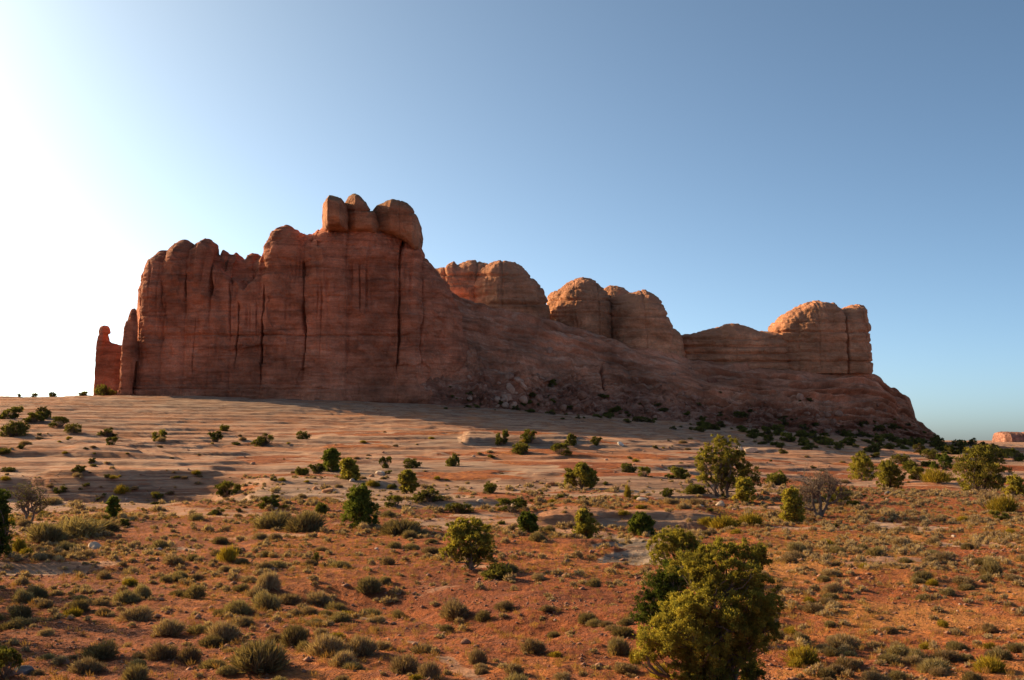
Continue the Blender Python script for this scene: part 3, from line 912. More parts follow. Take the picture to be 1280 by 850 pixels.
def boulder_part(name, mat, top, bot, Yc, W, Wb, disp, step=0.3, T=130):
    tx, _ = np.array(top, float).T
    xs = np.linspace(tx[0], tx[-1], 90)
    q = (xs - tx[0]) / (tx[-1] - tx[0])
    e = np.minimum(np.clip(0.05 + 0.95 * q / 0.46, 0, 1), np.clip(0.45 + 0.55 * (1 - q) / 0.12, 0, 1))
    return rel(loft(name, mat, butte, step, T, top, Yc, list(zip(xs, W * e)), list(zip(xs, Wb * e)), 0, LOOP, bot=bot, disp=disp, closed=True, sm=2))


def cap_disp(joints=(), cracks=()):
    def f(P, N, PP, zf, yf):
        x, y, z = P[..., 0], P[..., 1], P[..., 2]
        py = 425 - FPX * np.tan(np.arctan(z / np.maximum(y, 1)) - PITCH)
        fac = np.abs(pn(x / 3.6 + 4, y / 3.6, z / 4.4)) - np.abs(pn(x / 2.1, y / 2.1 + 3, z / 2.6))
        d = 0.35 * fac + rough(P, 0.2, 0.25, 0.12) + 0.25 * bricks(P, 4.0, 3.2, 33)
        for row, dep, th in joints:
            d = d - dep * np.exp(-((py + 1.2 * pn(PP / 9, row, 0.4) - row) / th) ** 2)
        for c, w, dep in cracks:
            d = d - dep * np.exp(-((PP + 1.2 * pn(z / 3, c, 0.5) - c) / w) ** 2)
        return d
    return f


cd = cap_disp()
boulder_part('caprock', M_CAP, [(403.5, 276), (404, 262), (407, 256), (413, 252), (419, 251), (425, 252.5), (431, 255), (434, 259), (436.5, 264), (437, 278)], [(403.5, 278), (405, 287), (410, 291), (437, 292)], 339, 14.0, 7, cd)
boulder_part('caprock', M_CAP, [(427, 284), (428, 268), (430, 258), (433, 254), (437, 248), (443, 245), (450, 247), (456, 253), (461, 260), (464, 267), (470, 268), (474, 284)], [(427, 286), (429, 291), (470, 293), (474, 287)], 340, 7.5, 10, cap_disp([(263.5, 0.5, 0.8)]))
boulder_part('caprock', M_CAP, [(463, 285), (464, 272), (467, 263), (472, 258), (480, 257), (486, 254), (494, 253), (502, 254), (510, 257), (517, 264), (521.5, 272), (523, 279), (525.5, 284), (526, 300)],
             [(463, 287), (466, 291), (480, 293), (495, 297), (508, 303), (515, 309), (520, 314), (524, 312), (525.5, 302)], 342, 8.5, 12, cap_disp([(267, 0.3, 0.8)], [(503, 0.8, 0.3)]))

# --- fin and spire at the sunward end
rel(loft('fin', M_CLIFF, butte, 0.3, 170, [(149.5, 494), (152, 472), (154.5, 445), (156.5, 428), (158.5, 405), (161, 397), (163, 396), (165.5, 390), (169, 384), (172.5, 379), (175, 378), (176, 386), (175.6, 405), (174, 430), (171.5, 460), (169.5, 495)], 331,
         [(149.5, 1), (158, 2), (168, 2), (176, 0.8)], [(149.5, 1), (160, 2), (168, 2), (176, 0.8)], 10.0, BLOCK, disp=lambda P, N, PP, zf, yf: 0.35 * (rough(P, 0.8, 0.9, 0.3) + strata(P, 0.6)) + 0.5 * bricks(P, 2.4, 3.0, 14)))

spire = thing('rock_spire', 'narrow rock pinnacle with a small knob on top beside the sheer end of the butte', 'rock spire', (-120, 350, 12))
sp = loft('pillar', M_CLIFF, spire, 0.3, 150, [(119.5, 488), (120, 470), (121, 455), (123, 446), (123.6, 436), (124.8, 420), (126, 415), (132.6, 415), (134, 423), (137, 427), (140, 429), (141, 429), (150, 431), (157, 431), (162, 436), (166, 489)], 350,
          [(119.5, 1.5), (125, 3.5), (150, 4), (166, 3)], [(119.5, 1.5), (130, 5), (166, 6)], 10.5, BLOCK, disp=lambda P, N, PP, zf, yf: 0.45 * (rough(P, 0.8, 0.6, 0.3) + strata(P, 0.6)))
sp.location = (120, -350, -12)
sk = loft('knob', M_CLIFF, spire, 0.2, 60, [(124.4, 415), (124.9, 410), (127, 408), (131, 407), (135, 407.6), (137.0, 411), (137.2, 416)], 350, [(124, 0.8), (130, 1.6), (136, 0.9)], [(124, 0.8), (130, 1.6), (136, 0.9)], 0, LOOP,
          bot=[(124.4, 417), (126, 420), (131, 420), (137.2, 417)], closed=True, disp=lambda P, N, PP, zf, yf: 0.12 * rough(P, 0.8, 0.8, 0.3))
sk.location = (120, -350, -12)

mesa = thing('distant_mesa', 'small pale pink mesa far away on the horizon behind the desert trees', 'mesa', (1150, 2500, -10))
ms = loft('mesa_wall', M_MESA, mesa, 0.2, 120, [(1243.5, 562), (1243.9, 548), (1244.4, 540.5), (1250, 539.5), (1262, 540), (1275, 540), (1290, 540), (1330, 541), (1360, 545), (1370, 562)], 2500, [(1242, 45), (1250, 60), (1370, 60)], 20, -20, BLOCK,
          disp=lambda P, N, PP, zf, yf: 1.6 * fbm(P[..., 0] / 30, P[..., 1] / 30, P[..., 2] / 60, 3) + 1.2 * fbm(P[..., 0] / 7, P[..., 1] / 7, P[..., 2] / 9, 2) - 12 * np.exp(-((PP - 1272) / 1.5) ** 2))
ms.location = (-1150, -2500, 10)

#VEGETATION
# ------------------------------------------------------------------ plants: builders
def unit(v):
    return v / np.maximum(np.linalg.norm(v, axis=-1, keepdims=True), 1e-9)


def leaf_quads(Cn, D, l, w, g):
    """rhombic blades from Cn along D"""
    side = unit(np.cross(D, g.normal(size=D.shape)))
    l = np.broadcast_to(np.asarray(l, float), (len(Cn),))[:, None]
    w = np.broadcast_to(np.asarray(w, float), (len(Cn),))[:, None]
    m = Cn + D * l * 0.45
    return np.stack([Cn, m + side * w * 0.5, Cn + D * l, m - side * w * 0.5], 1)


class Acc:
    def __init__(self):
        self.V, self.Q, self.T, self.M, self.n = [], [], [], [], 0

    def quads(self, V4, tint, mat=0):
        k = len(V4)
        self.V.append(V4.reshape(-1, 3))
        self.Q.append(np.arange(k * 4).reshape(-1, 4) + self.n)
        self.T.append(np.repeat(np.broadcast_to(tint, (k,)), 4))
        self.M.append(np.full(k, mat))
        self.n += k * 4

    def tube(self, pts, rad, sides=5, mat=0, tint=0.5):
        pts = np.asarray(pts, float)
        k = len(pts)
        t = unit(np.gradient(pts, axis=0))
        ref = np.array([0.31, 0.87, 0.38])
        a = unit(np.cross(t, ref))
        b = np.cross(t, a)
        ang = np.linspace(0, 2 * math.pi, sides, endpoint=False)
        ring = pts[:, None] + np.asarray(rad)[:, None, None] * (np.cos(ang)[None, :, None] * a[:, None] + np.sin(ang)[None, :, None] * b[:, None])
        self.V.append(ring.reshape(-1, 3))
        q = grid_quads(k, sides, True)
        self.Q.append(q + self.n)
        self.T.append(np.full(k * sides, tint))
        self.M.append(np.full(len(q), mat))
        self.n += k * sides

    def obj(self, name, mats, parent=None, smooth=False, loc=None):
        return make_mesh(name, np.concatenate(self.V), np.concatenate(self.Q), mats=mats, attrs={'tint': np.concatenate(self.T)}, smooth=smooth,
                         matidx=np.concatenate(self.M), parent=parent, loc=loc)


def limb(p0, p1, g, bend=0.12, n=7):
    p0, p1 = np.asarray(p0, float), np.asarray(p1, float)
    t = np.linspace(0, 1, n)[:, None]
    L = np.linalg.norm(p1 - p0)
    off = g.normal(size=(3,)) * L * bend
    off2 = g.normal(size=(3,)) * L * bend * 0.6
    mid = np.sin(t * math.pi) * off + np.sin(t * 2 * math.pi) * off2
    up = np.array([0, 0, 1]) * L * 0.10 * np.sin(t * math.pi)
    return p0 + (p1 - p0) * t + mid - up * 0.6


def crown_leaves(acc, lobes, nleaf, size, g, subs=10, spread=0.30, tint_sd=0.16):
    subs, spread = subs * 2.6, spread * 0.62
    """lobes: [(x, y, z, r, tint)] -> leaf sprays gathered in uneven tufts; returns tuft centres"""
    vol = np.array([l[3] ** 2 for l in lobes])
    cnt = (nleaf * vol / vol.sum()).astype(int)
    cents = []
    for (x, y, z, r, tn), n in zip(lobes, cnt):
        k = max(4, int(subs * (0.7 + 0.6 * g.random())))
        dirs = unit(g.normal(size=(k, 3)) + np.array([0, 0, 0.35]))
        rad = r * (0.25 + 0.95 * g.random((k, 1)) ** 0.7)
        cc = np.array([x, y, z]) + dirs * rad * np.array([1, 1, 0.85])
        tt = np.clip(tn + g.normal(size=k) * tint_sd, 0.02, 0.98)
        rr = r * spread * (0.5 + 1.0 * g.random(k) ** 1.5)
        ix = g.integers(0, k, n)
        off = unit(g.normal(size=(n, 3))) * (g.random((n, 1)) ** 0.45)
        off = off * (1 + 1.3 * g.random((n, 1)) * (g.random((n, 1)) < 0.16))
        p = cc[ix] + off * rr[ix][:, None] * np.array([1, 1, 0.8])
        d = unit(off * 0.7 + dirs[ix] * 0.5 + np.array([0, 0, 0.55]) + g.normal(size=(n, 3)) * 0.45)
        l = size * (0.6 + 0.9 * g.random(n))
        acc.quads(leaf_quads(p, d, l, l * 0.42, g), np.clip(tt[ix] + g.normal(size=n) * 0.07, 0, 1))
        cents.append(cc)
    return cents


def build_tree(name, label, cat, base, lobes, nleaf, leaf, mat, seed, group=None, trunk_r=0.14, subs=10, spread=0.30, bark=None, forks=2, twigs=True):
    g = np.random.default_rng(seed)
    root = thing(name, label, cat, tuple(base), group)
    cr = Acc()
    cents = crown_leaves(cr, lobes, nleaf, leaf, g, subs, spread)
    tk = Acc()
    L = np.array([l[:3] for l in lobes])
    top = L[:, 2].max()
    stems = []
    for f in range(forks):
        tgt = np.array([L[:, 0].mean() * 0.6 + g.normal() * 0.10 * top, L[:, 1].mean() * 0.6 + g.normal() * 0.10 * top, top * (0.55 + 0.2 * g.random())])
        b = np.array([g.normal() * trunk_r * 0.7, g.normal() * trunk_r * 0.5, -0.12])
        pl = limb(b, tgt, g, 0.10, 9)
        tk.tube(pl, np.linspace(trunk_r, trunk_r * 0.35, 9) * (0.85 + 0.3 * g.random(9)), 7)
        stems.append(pl)
    for i, (lb, cc) in enumerate(zip(lobes, cents)):
        st = stems[i % len(stems)]
        h = np.clip(lb[2] * 0.5 / top * 8, 1, 7)
        p0 = st[int(h)]
        pl = limb(p0, lb[:3], g, 0.10, 7)
        r0 = trunk_r * (0.30 + 0.2 * g.random())
        tk.tube(pl, np.linspace(r0, r0 * 0.35, 7), 5)
        if twigs:
            for c in cc[:8]:
                tk.tube(limb(pl[int(g.integers(3, 7))], c, g, 0.08, 4), np.linspace(r0 * 0.33, r0 * 0.12, 4), 3)
    tk.obj('trunk', [bark or M_BARK], root, True)
    cr.obj('crown', [mat], root)
    return root


def auto_lobes(w, h, g, n=9, low=0.16, tint=0.5, lean=0.0, cone=0.0):
    out = []
    for i in range(n):
        t = (i + 0.5) / n
        z = h * (low + (0.92 - low) * t)
        half = w / 2 * (math.sin(math.pi * min(1, 0.25 + 0.72 * t)) ** 0.6) * (1 - cone * t)
        a = i * 2.4 + g.random()
        r = min(w, h) * (0.20 + 0.07 * g.random()) * (1 - 0.35 * cone * t)
        q = max(half - r, 0) * (0.55 + 0.45 * g.random())
        out.append((q * math.cos(a) + lean * t * w, q * math.sin(a), min(z, h - r * 0.9), r, tint + g.normal() * 0.10))
    return out


def bush_mesh(name, mat, seed, blades=900, flat=0.8, l=0.20, w=0.035, lumps=5, stems=26, up=0.5, core=0.35, tbase=0.35):
    """a low rounded bush one unit wide and FLAT*0.5 high"""
    g = np.random.default_rng(seed)
    a = Acc()
    dirs = unit(g.normal(size=(blades, 3)))
    dirs[:, 2] = np.abs(dirs[:, 2])
    lob = unit(g.normal(size=(lumps, 3)) * np.array([1, 1, 0.5]) + np.array([0, 0, 0.3]))
    lr = 0.62 + 0.5 * g.random(lumps)
    near = dirs @ lob.T
    best = near.argmax(1)
    rad = lr[best] * (0.72 + 0.28 * np.clip((near.max(1) - 0.55) / 0.45, 0, 1))
    sc = core + (1 - core) * g.random(blades) ** 0.55
    p = dirs * (rad * sc * 0.42)[:, None] * np.array([1, 1, flat])
    p[:, 2] += 0.0
    d = unit(dirs * 0.8 + np.array([0, 0, up]) + g.normal(size=dirs.shape) * 0.45)
    ll = l * (0.5 + 0.8 * g.random(blades))
    tint = np.clip(tbase + 0.30 * (lr[best] - 0.9) + 0.30 * (sc - 0.6) + g.normal(size=blades) * 0.14, 0, 1)
    a.quads(leaf_quads(p, d, ll, w * (0.6 + 0.8 * g.random(blades)), g), tint, 0)
    for i in range(stems):
        dd = unit(g.normal(size=3) + np.array([0, 0, 0.9]))
        dd[2] = abs(dd[2])
        e = dd * 0.42 * np.array([1, 1, flat])
        a.tube(limb((dd[0] * 0.03, dd[1] * 0.03, -0.05), e, g, 0.06, 4), np.linspace(0.012, 0.004, 4), 3, 1, 0.3)
    ob = a.obj(name, [mat, M_BARK])
    return ob


M_SAGE_G = leaf_material('green_sage_foliage', (0.130, 0.095, 0.052), (0.250, 0.190, 0.098), (0.41, 0.320, 0.170), 0.30, 0.4)
PROTO = {}


def proto(kind, i, **kw):
    ob = bush_mesh(kind, **kw)
    C.objects.unlink(ob)
    PROTO.setdefault(kind, []).append(ob)


def clump_mesh(name, mat, seed, h, n, leaf, lobes=7, spread=0.36):
    """an uneven shrub one unit wide and H high, made of tufts"""
    gg = np.random.default_rng(seed)
    L = []
    for i in range(lobes):
        a = i * 2.4 + gg.random() * 1.2
        r = 0.08 + 0.13 * gg.random()
        q = (0.56 - r) * (0.2 + 0.8 * gg.random())
        zt = (h - r) * (0.15 + 0.85 * gg.random()) * (1 - 0.55 * (q / 0.5) ** 2)
        L.append((q * math.cos(a), q * math.sin(a), max(zt, r * 0.5), r, 0.5 + gg.normal() * 0.16))
    a = Acc()
    cents = crown_leaves(a, L, n, leaf, gg, 9, spread, 0.14)
    for cc in cents:
        for c in cc[:9]:
            a.tube(limb((c[0] * 0.15, c[1] * 0.15, -0.05), c, gg, 0.10, 4), np.linspace(0.014, 0.005, 4), 3, 1, 0.3)
    return a.obj(name, [mat, M_BARK])


def proto_c(kind, **kw):
    ob = clump_mesh(kind, **kw)
    C.objects.unlink(ob)
    PROTO.setdefault(kind, []).append(ob)


SH = {'sagebrush': (0.50, 0.58, 0.44) * 2, 'rabbitbrush': (0.52, 0.46, 0.6), 'green_shrub': (0.62, 0.8, 0.55, 0.7), 'dark_shrub': (0.6, 0.75, 0.5)}
for k_, mt in enumerate((M_SAGE, M_SAGE_G)):
    for i in range(3):
        ob = bush_mesh('sagebrush', mt, 20 + i + 10 * k_, blades=2300, flat=SH['sagebrush'][i] * 2, l=0.20, w=0.017, lumps=(6, 9, 12)[i], up=0.75, core=0.12, stems=30)
        C.objects.unlink(ob)
        PROTO.setdefault('sagebrush', []).append(ob)
for i in range(3):
    ob = bush_mesh('rabbitbrush', M_YELLOW, 40 + i, blades=1300, flat=SH['rabbitbrush'][i] * 2, l=0.22, w=0.020, lumps=8, up=1.0, core=0.15)
    C.objects.unlink(ob)
    PROTO.setdefault('rabbitbrush', []).append(ob)
for i in range(4):
    proto_c('green_shrub', mat=M_GREENBUSH, seed=50 + i, h=SH['green_shrub'][i], n=4200, leaf=0.062, lobes=(8, 7, 10, 6)[i])
for i in range(3):
    proto_c('dark_shrub', mat=M_DARKBUSH, seed=60 + i, h=SH['dark_shrub'][i], n=4000, leaf=0.062, lobes=(8, 7, 10)[i])
used = {}


def put(kind, i, loc, w, label, cat, group=None, h=1.0, rot=None):
    src = PROTO[kind][i]
    o = src.copy()
    C.objects.link(o)
    o.location = (loc[0], loc[1], loc[2] - 0.03 * w)
    o.rotation_euler = (0, 0, random.random() * 6.28 if rot is None else rot)
    o.scale = (w, w, w * h)
    tag(o, label, cat, group)
    return o


random.seed(11)


def mpp(P):
    return P[1] / FPX


# ------------------------------------------------------------------ trees
def tree(name, label, px, py, w, h, mat, seed, n=9, nleaf=6000, tint=0.5, group=None, low=0.16, lean=0.0, cone=0.0, forks=2, leaf=None, cat='tree', spread=0.36):
    P = at(px, py)[0]
    m = mpp(P)
    g = np.random.default_rng(seed)
    lf = (leaf or max(0.085, m * 2.6)) * 1.05
    return build_tree(name, label, cat, P, auto_lobes(w * m, h * m, g, int(n * 1.25), low * 0.5, tint, lean, cone), int(nleaf * 1.7), lf, mat, seed + 1, group, trunk_r=max(0.05, 0.035 * h * m), forks=forks, spread=spread)


def hero(name, label, px, py, lob, mat, seed, nleaf, leaf, tr, forks, cat='tree', subs=12, spread=0.30):
    """lobes given as photograph offsets (px, py, radius, tint, depth in metres)"""
    P = at(px, py)[0]
    m = mpp(P)
    lobes = [((x - px) * m, d, (py - y) * m, r * m, t) for x, y, r, t, d in lob]
    ln = len(lobes)
    g = np.random.default_rng(seed + 7)
    for x, y, z, r, t in list(lobes)[::2]:        # inner and rear tufts that close the crown
        lobes.append((x * 0.8 + g.normal() * r * 0.5, y + abs(g.normal()) * r * 1.2, max(z * 0.9 + g.normal() * r * 0.5, r * 0.8), r * 0.85, t * 0.85))
    return build_tree(name, label, cat, P, lobes, int(nleaf * 1.7), leaf, mat, seed, None, trunk_r=tr, forks=forks, subs=subs, spread=spread)


hero('juniper_tree', 'large bushy yellow-green juniper in front, the biggest tree on the plain', 900, 856,
     [(822, 803, 26, 0.68, -0.3), (845, 788, 28, 0.66, -0.6), (868, 765, 22, 0.72, -0.5), (845, 765, 16, 0.6, 0.2), (893, 716, 26, 0.50, 0.3), (915, 702, 20, 0.52, 0.5), (942, 700, 18, 0.40, 0.4), (925, 728, 26, 0.42, -0.2),
      (895, 745, 24, 0.50, -0.3), (955, 740, 20, 0.34, 0.5), (962, 765, 19, 0.32, 0.3), (940, 765, 26, 0.40, -0.4), (950, 790, 20, 0.48, -0.4), (930, 800, 22, 0.50, -0.6), (905, 785, 26, 0.52, -0.7), (880, 808, 20, 0.62, -0.8),
      (868, 822, 20, 0.45, -0.4), (855, 835, 18, 0.5, -0.5), (845, 812, 16, 0.35, 0.2), (912, 815, 16, 0.45, -0.5), (870, 790, 20, 0.38, 0.6), (920, 750, 24, 0.36, 0.8), (862, 848, 17, 0.5, -0.5), (935, 838, 17, 0.42, 0.2), (885, 836, 18, 0.45, -0.7), (880, 846, 14, 0.4, 0.3), (808, 815, 15, 0.62, -0.2)],
     M_JUNIPER, 101, 100000, 0.052, 0.17, 4, subs=17, spread=0.29)
hero('pinyon_tree', 'dark dense green pinyon tucked behind the biggest juniper', 842, 800,
     [(842, 722, 20, 0.55, 0), (830, 738, 20, 0.50, 0.2), (850, 742, 18, 0.40, 0.3), (812, 756, 17, 0.5, 0), (835, 760, 22, 0.42, -0.2), (806, 772, 14, 0.5, 0.1), (825, 780, 18, 0.42, 0), (850, 775, 18, 0.4, 0.2)], M_PINYON, 111, 26000, 0.055, 0.10, 2, subs=14, spread=0.30)
hero('juniper_tree', 'twiggy yellow-green juniper at the mouth of the grey wash', 850, 728,
     [(826, 685, 14, 0.55, 0), (838, 676, 14, 0.6, 0.3), (853, 674, 15, 0.58, 0), (866, 682, 13, 0.5, 0.3), (872, 694, 12, 0.6, 0), (822, 700, 10, 0.65, -0.3), (850, 692, 14, 0.4, -0.3), (880, 702, 11, 0.5, 0.2), (862, 706, 12, 0.45, 0)], M_JUNIPER, 121, 22000, 0.065, 0.10, 3)
tree('pinyon_tree', 'rounded dark green pinyon standing alone on the sandy rise at the slickrock edge', 450, 660, 56, 52, M_PINYON, 131, 11, 9000, 0.75, low=0.22, cone=0.35)
hero('juniper_tree', 'olive juniper with dark brush at its foot on the red sand', 588, 712,
     [(570, 672, 12, 0.6, 0), (580, 662, 12, 0.62, 0.3), (592, 662, 12, 0.55, 0), (605, 668, 12, 0.5, 0.4), (608, 682, 11, 0.45, 0), (595, 680, 13, 0.42, -0.5), (577, 684, 13, 0.52, -0.4), (563, 690, 11, 0.5, 0), (584, 698, 12, 0.4, -0.3), (605, 697, 10, 0.35, 0)], M_JUNIPER, 141, 11000, 0.10, 0.12, 2)
hero('juniper_tree', 'tall broad juniper with a stepped crown in the middle distance before the shaded shelf', 908, 622,
     [(888, 568, 11, 0.55, 0), (900, 557, 12, 0.6, 0.5), (914, 560, 12, 0.52, 0), (922, 572, 11, 0.45, 0.5), (905, 575, 13, 0.5, -0.8), (885, 582, 11, 0.5, 0), (878, 575, 8, 0.55, 0.3), (925, 588, 12, 0.36, 0), (938, 594, 11, 0.3, 0.6), (946, 604, 8, 0.3, 0),
      (898, 595, 13, 0.48, -0.6), (882, 602, 10, 0.55, 0), (912, 605, 11, 0.42, -0.5), (932, 608, 9, 0.32, 0)], M_JUNIPER, 151, 15000, 0.17, 0.2, 3)
tree('green_juniper_bush', 'round pale green juniper bush at the foot of the tall stepped juniper', 931, 629, 30, 30, M_JUNIPER, 161, 7, 3500, 0.62, cat='bush')
tree('green_juniper_bush', 'bright upright green bush beside the bare dead tree', 990, 655, 34, 44, M_JUNIPER, 165, 8, 5000, 0.72, low=0.12, cat='bush')
tree('juniper_tree', 'dark green juniper cut by the picture edge above the red sand', -4, 696, 44, 82, M_PINYON, 171, 11, 9000, 0.45, low=0.12)
tree('juniper_tree', 'broad olive juniper, widest on the far plain near the pink mesa', 1228, 614, 78, 56, M_JUNIPER, 181, 13, 11000, 0.45, low=0.14, leaf=0.20)
tree('juniper_tree', 'rounded green juniper, the fuller of two side by side on the far plain', 1112, 611, 42, 34, M_JUNIPER, 185, 9, 6000, 0.55, low=0.12, leaf=0.19)
tree('juniper_tree', 'ragged olive juniper just beside the fuller rounded one on the far plain', 1078, 601, 44, 32, M_JUNIPER, 189, 9, 5500, 0.55, low=0.12, leaf=0.19)
tree('juniper_tree', 'small bright green juniper at the edge of the far plain below the mesa', 1269, 620, 30, 24, M_JUNIPER, 193, 7, 3500, 0.65, leaf=0.19)
tree('juniper_tree', 'dark low juniper between the rounded pair and the widest juniper', 1180, 588, 34, 20, M_PINYON, 197, 7, 3500, 0.5, leaf=0.22)
tree('juniper_tree', 'leafy olive juniper with a clear trunk on the ledge above the lone pinyon', 509, 617, 30, 28, M_JUNIPER, 201, 7, 3500, 0.45, low=0.3)
tree('juniper_tree', 'deep green rounded juniper on the slickrock rise, left of a cluster of three', 414, 590, 27, 27, M_PINYON, 205, 7, 3500, 0.72, low=0.1)
tree('juniper_tree', 'olive juniper bush leaning over the slickrock in a cluster of three', 436, 600, 30, 26, M_JUNIPER, 209, 7, 3500, 0.45, low=0.1)
tree('juniper_tree', 'wide olive juniper bush on the banded rock above the wash', 728, 611, 52, 29, M_JUNIPER, 213, 9, 6000, 0.42, low=0.1)
tree('juniper_tree', 'bright green juniper bush at one end of the dark overhang', 731, 672, 38, 32, M_JUNIPER, 217, 9, 6000, 0.62, low=0.08)
tree('pinyon_tree', 'dark green bush rooted in the middle of the dark overhang', 803, 669, 42, 26, M_PINYON, 221, 9, 5000, 0.55, low=0.08)
tree('pinyon_tree', 'dark green bush on the rock below the overhang\'s far end, left of the bright bush', 659, 665, 32, 24, M_PINYON, 225, 7, 3500, 0.6, low=0.08)
tree('juniper_tree', 'small flat-topped juniper on a short trunk on bare pale rock', 141, 649, 19, 26, M_PINYON, 229, 5, 2000, 0.62, low=0.4, forks=1)

# off to the side: unseen junipers added to shade the red sand
for i, (dx, dy, hh) in enumerate([(-29.5, 58.0, 5.0), (-23.5, 46.5, 3.6), (-33.0, 65.5, 4.6), (-21.5, 41.5, 4.4), (-18.3, 34.8, 4.2)]):
    g = np.random.default_rng(300 + i)
    zz = float(terrain(np.array([dx]), np.array([dy]))[0])
    build_tree('juniper_tree', ('thick juniper added for shade outside the frame beside the sand', 'second juniper added for shade outside the frame nearer the camera', 'third juniper added for shade outside the frame farther up the slope', 'fourth juniper added for shade outside the frame above the lowest sand', 'fifth juniper added for shade outside the frame, closest to the camera')[i], 'tree', (dx, dy, zz),
               auto_lobes(4.4, hh, g, 10, 0.12, 0.45), 5000, 0.14, M_JUNIPER, 310 + i, None, trunk_r=0.16)


def dead_tree(name, label, px, py, w, h, seed, leafy=0, levels=4, mat=None):
    P = at(px, py)[0]
    m = mpp(P)
    g = np.random.default_rng(seed)
    root = thing(name, label, 'tree', tuple(P))
    tk, tw = Acc(), Acc()
    W, H = w * m, h * m

    def grow(p, d, L, r, lev):
        e = p + d * L
        pl = limb(p, e, g, 0.10, 5)
        (tk if lev >= levels - 1 else tw).tube(pl, np.linspace(r, r * 0.62, 5), 6 if lev > 2 else 3)
        if lev == 0:
            return
        for i in range(g.integers(3, 5)):
            nd = unit(d * 0.75 + g.normal(size=3) * np.array([0.75, 0.6, 0.38]) + np.array([0, 0, 0.10]))
            grow(pl[-1] if i < 2 else pl[3], nd, L * (0.62 + 0.25 * g.random()), max(r * 0.58, 0.016), lev - 1)

    for i in range(3):
        d0 = unit(np.array([(-0.55, 0.1, 0.8)[i], g.normal() * 0.3, 1.1]))
        grow(np.array([0.1 * i - 0.1, 0, -0.1]), d0, H * 0.34, 0.052 * H, levels)
    V = np.concatenate(tk.V + tw.V)
    sx, sz = W / max(np.ptp(V[:, 0]), .1), H / max(V[:, 2].max(), .1)
    for a in (tk, tw):
        a.V = [v * np.array([sx, sx, sz]) for v in a.V]
    tk.obj('trunk', [M_DEADWOOD], root, True)
    tw.obj('branches', [M_DEADWOOD if not leafy else M_BARK], root, True)
    if leafy:
        tips = np.concatenate([v[-3:] for v in tw.V])
        ix = g.integers(0, len(tips), leafy)
        p = tips[ix] + g.normal(size=(leafy, 3)) * 0.14
        a = Acc()
        l = 0.12 * (0.6 + 0.8 * g.random(leafy))
        a.quads(leaf_quads(p, unit(g.normal(size=(leafy, 3)) + np.array([0, 0, 0.4])), l, l * 0.4, g), np.clip(0.35 + g.normal(size=leafy) * 0.15, 0, 1))
        a.obj('foliage', [mat or M_GREENBUSH], root)
    return root


dead_tree('dead_tree', 'bare brown dead tree with a dense fan of gnarled branches on the plain', 1024, 646, 92, 68, 401, levels=5)
dead_tree('sparse_tree', 'nearly leafless twiggy tree beside the dark juniper at the picture edge', 34, 654, 52, 50, 405, leafy=900, levels=4)

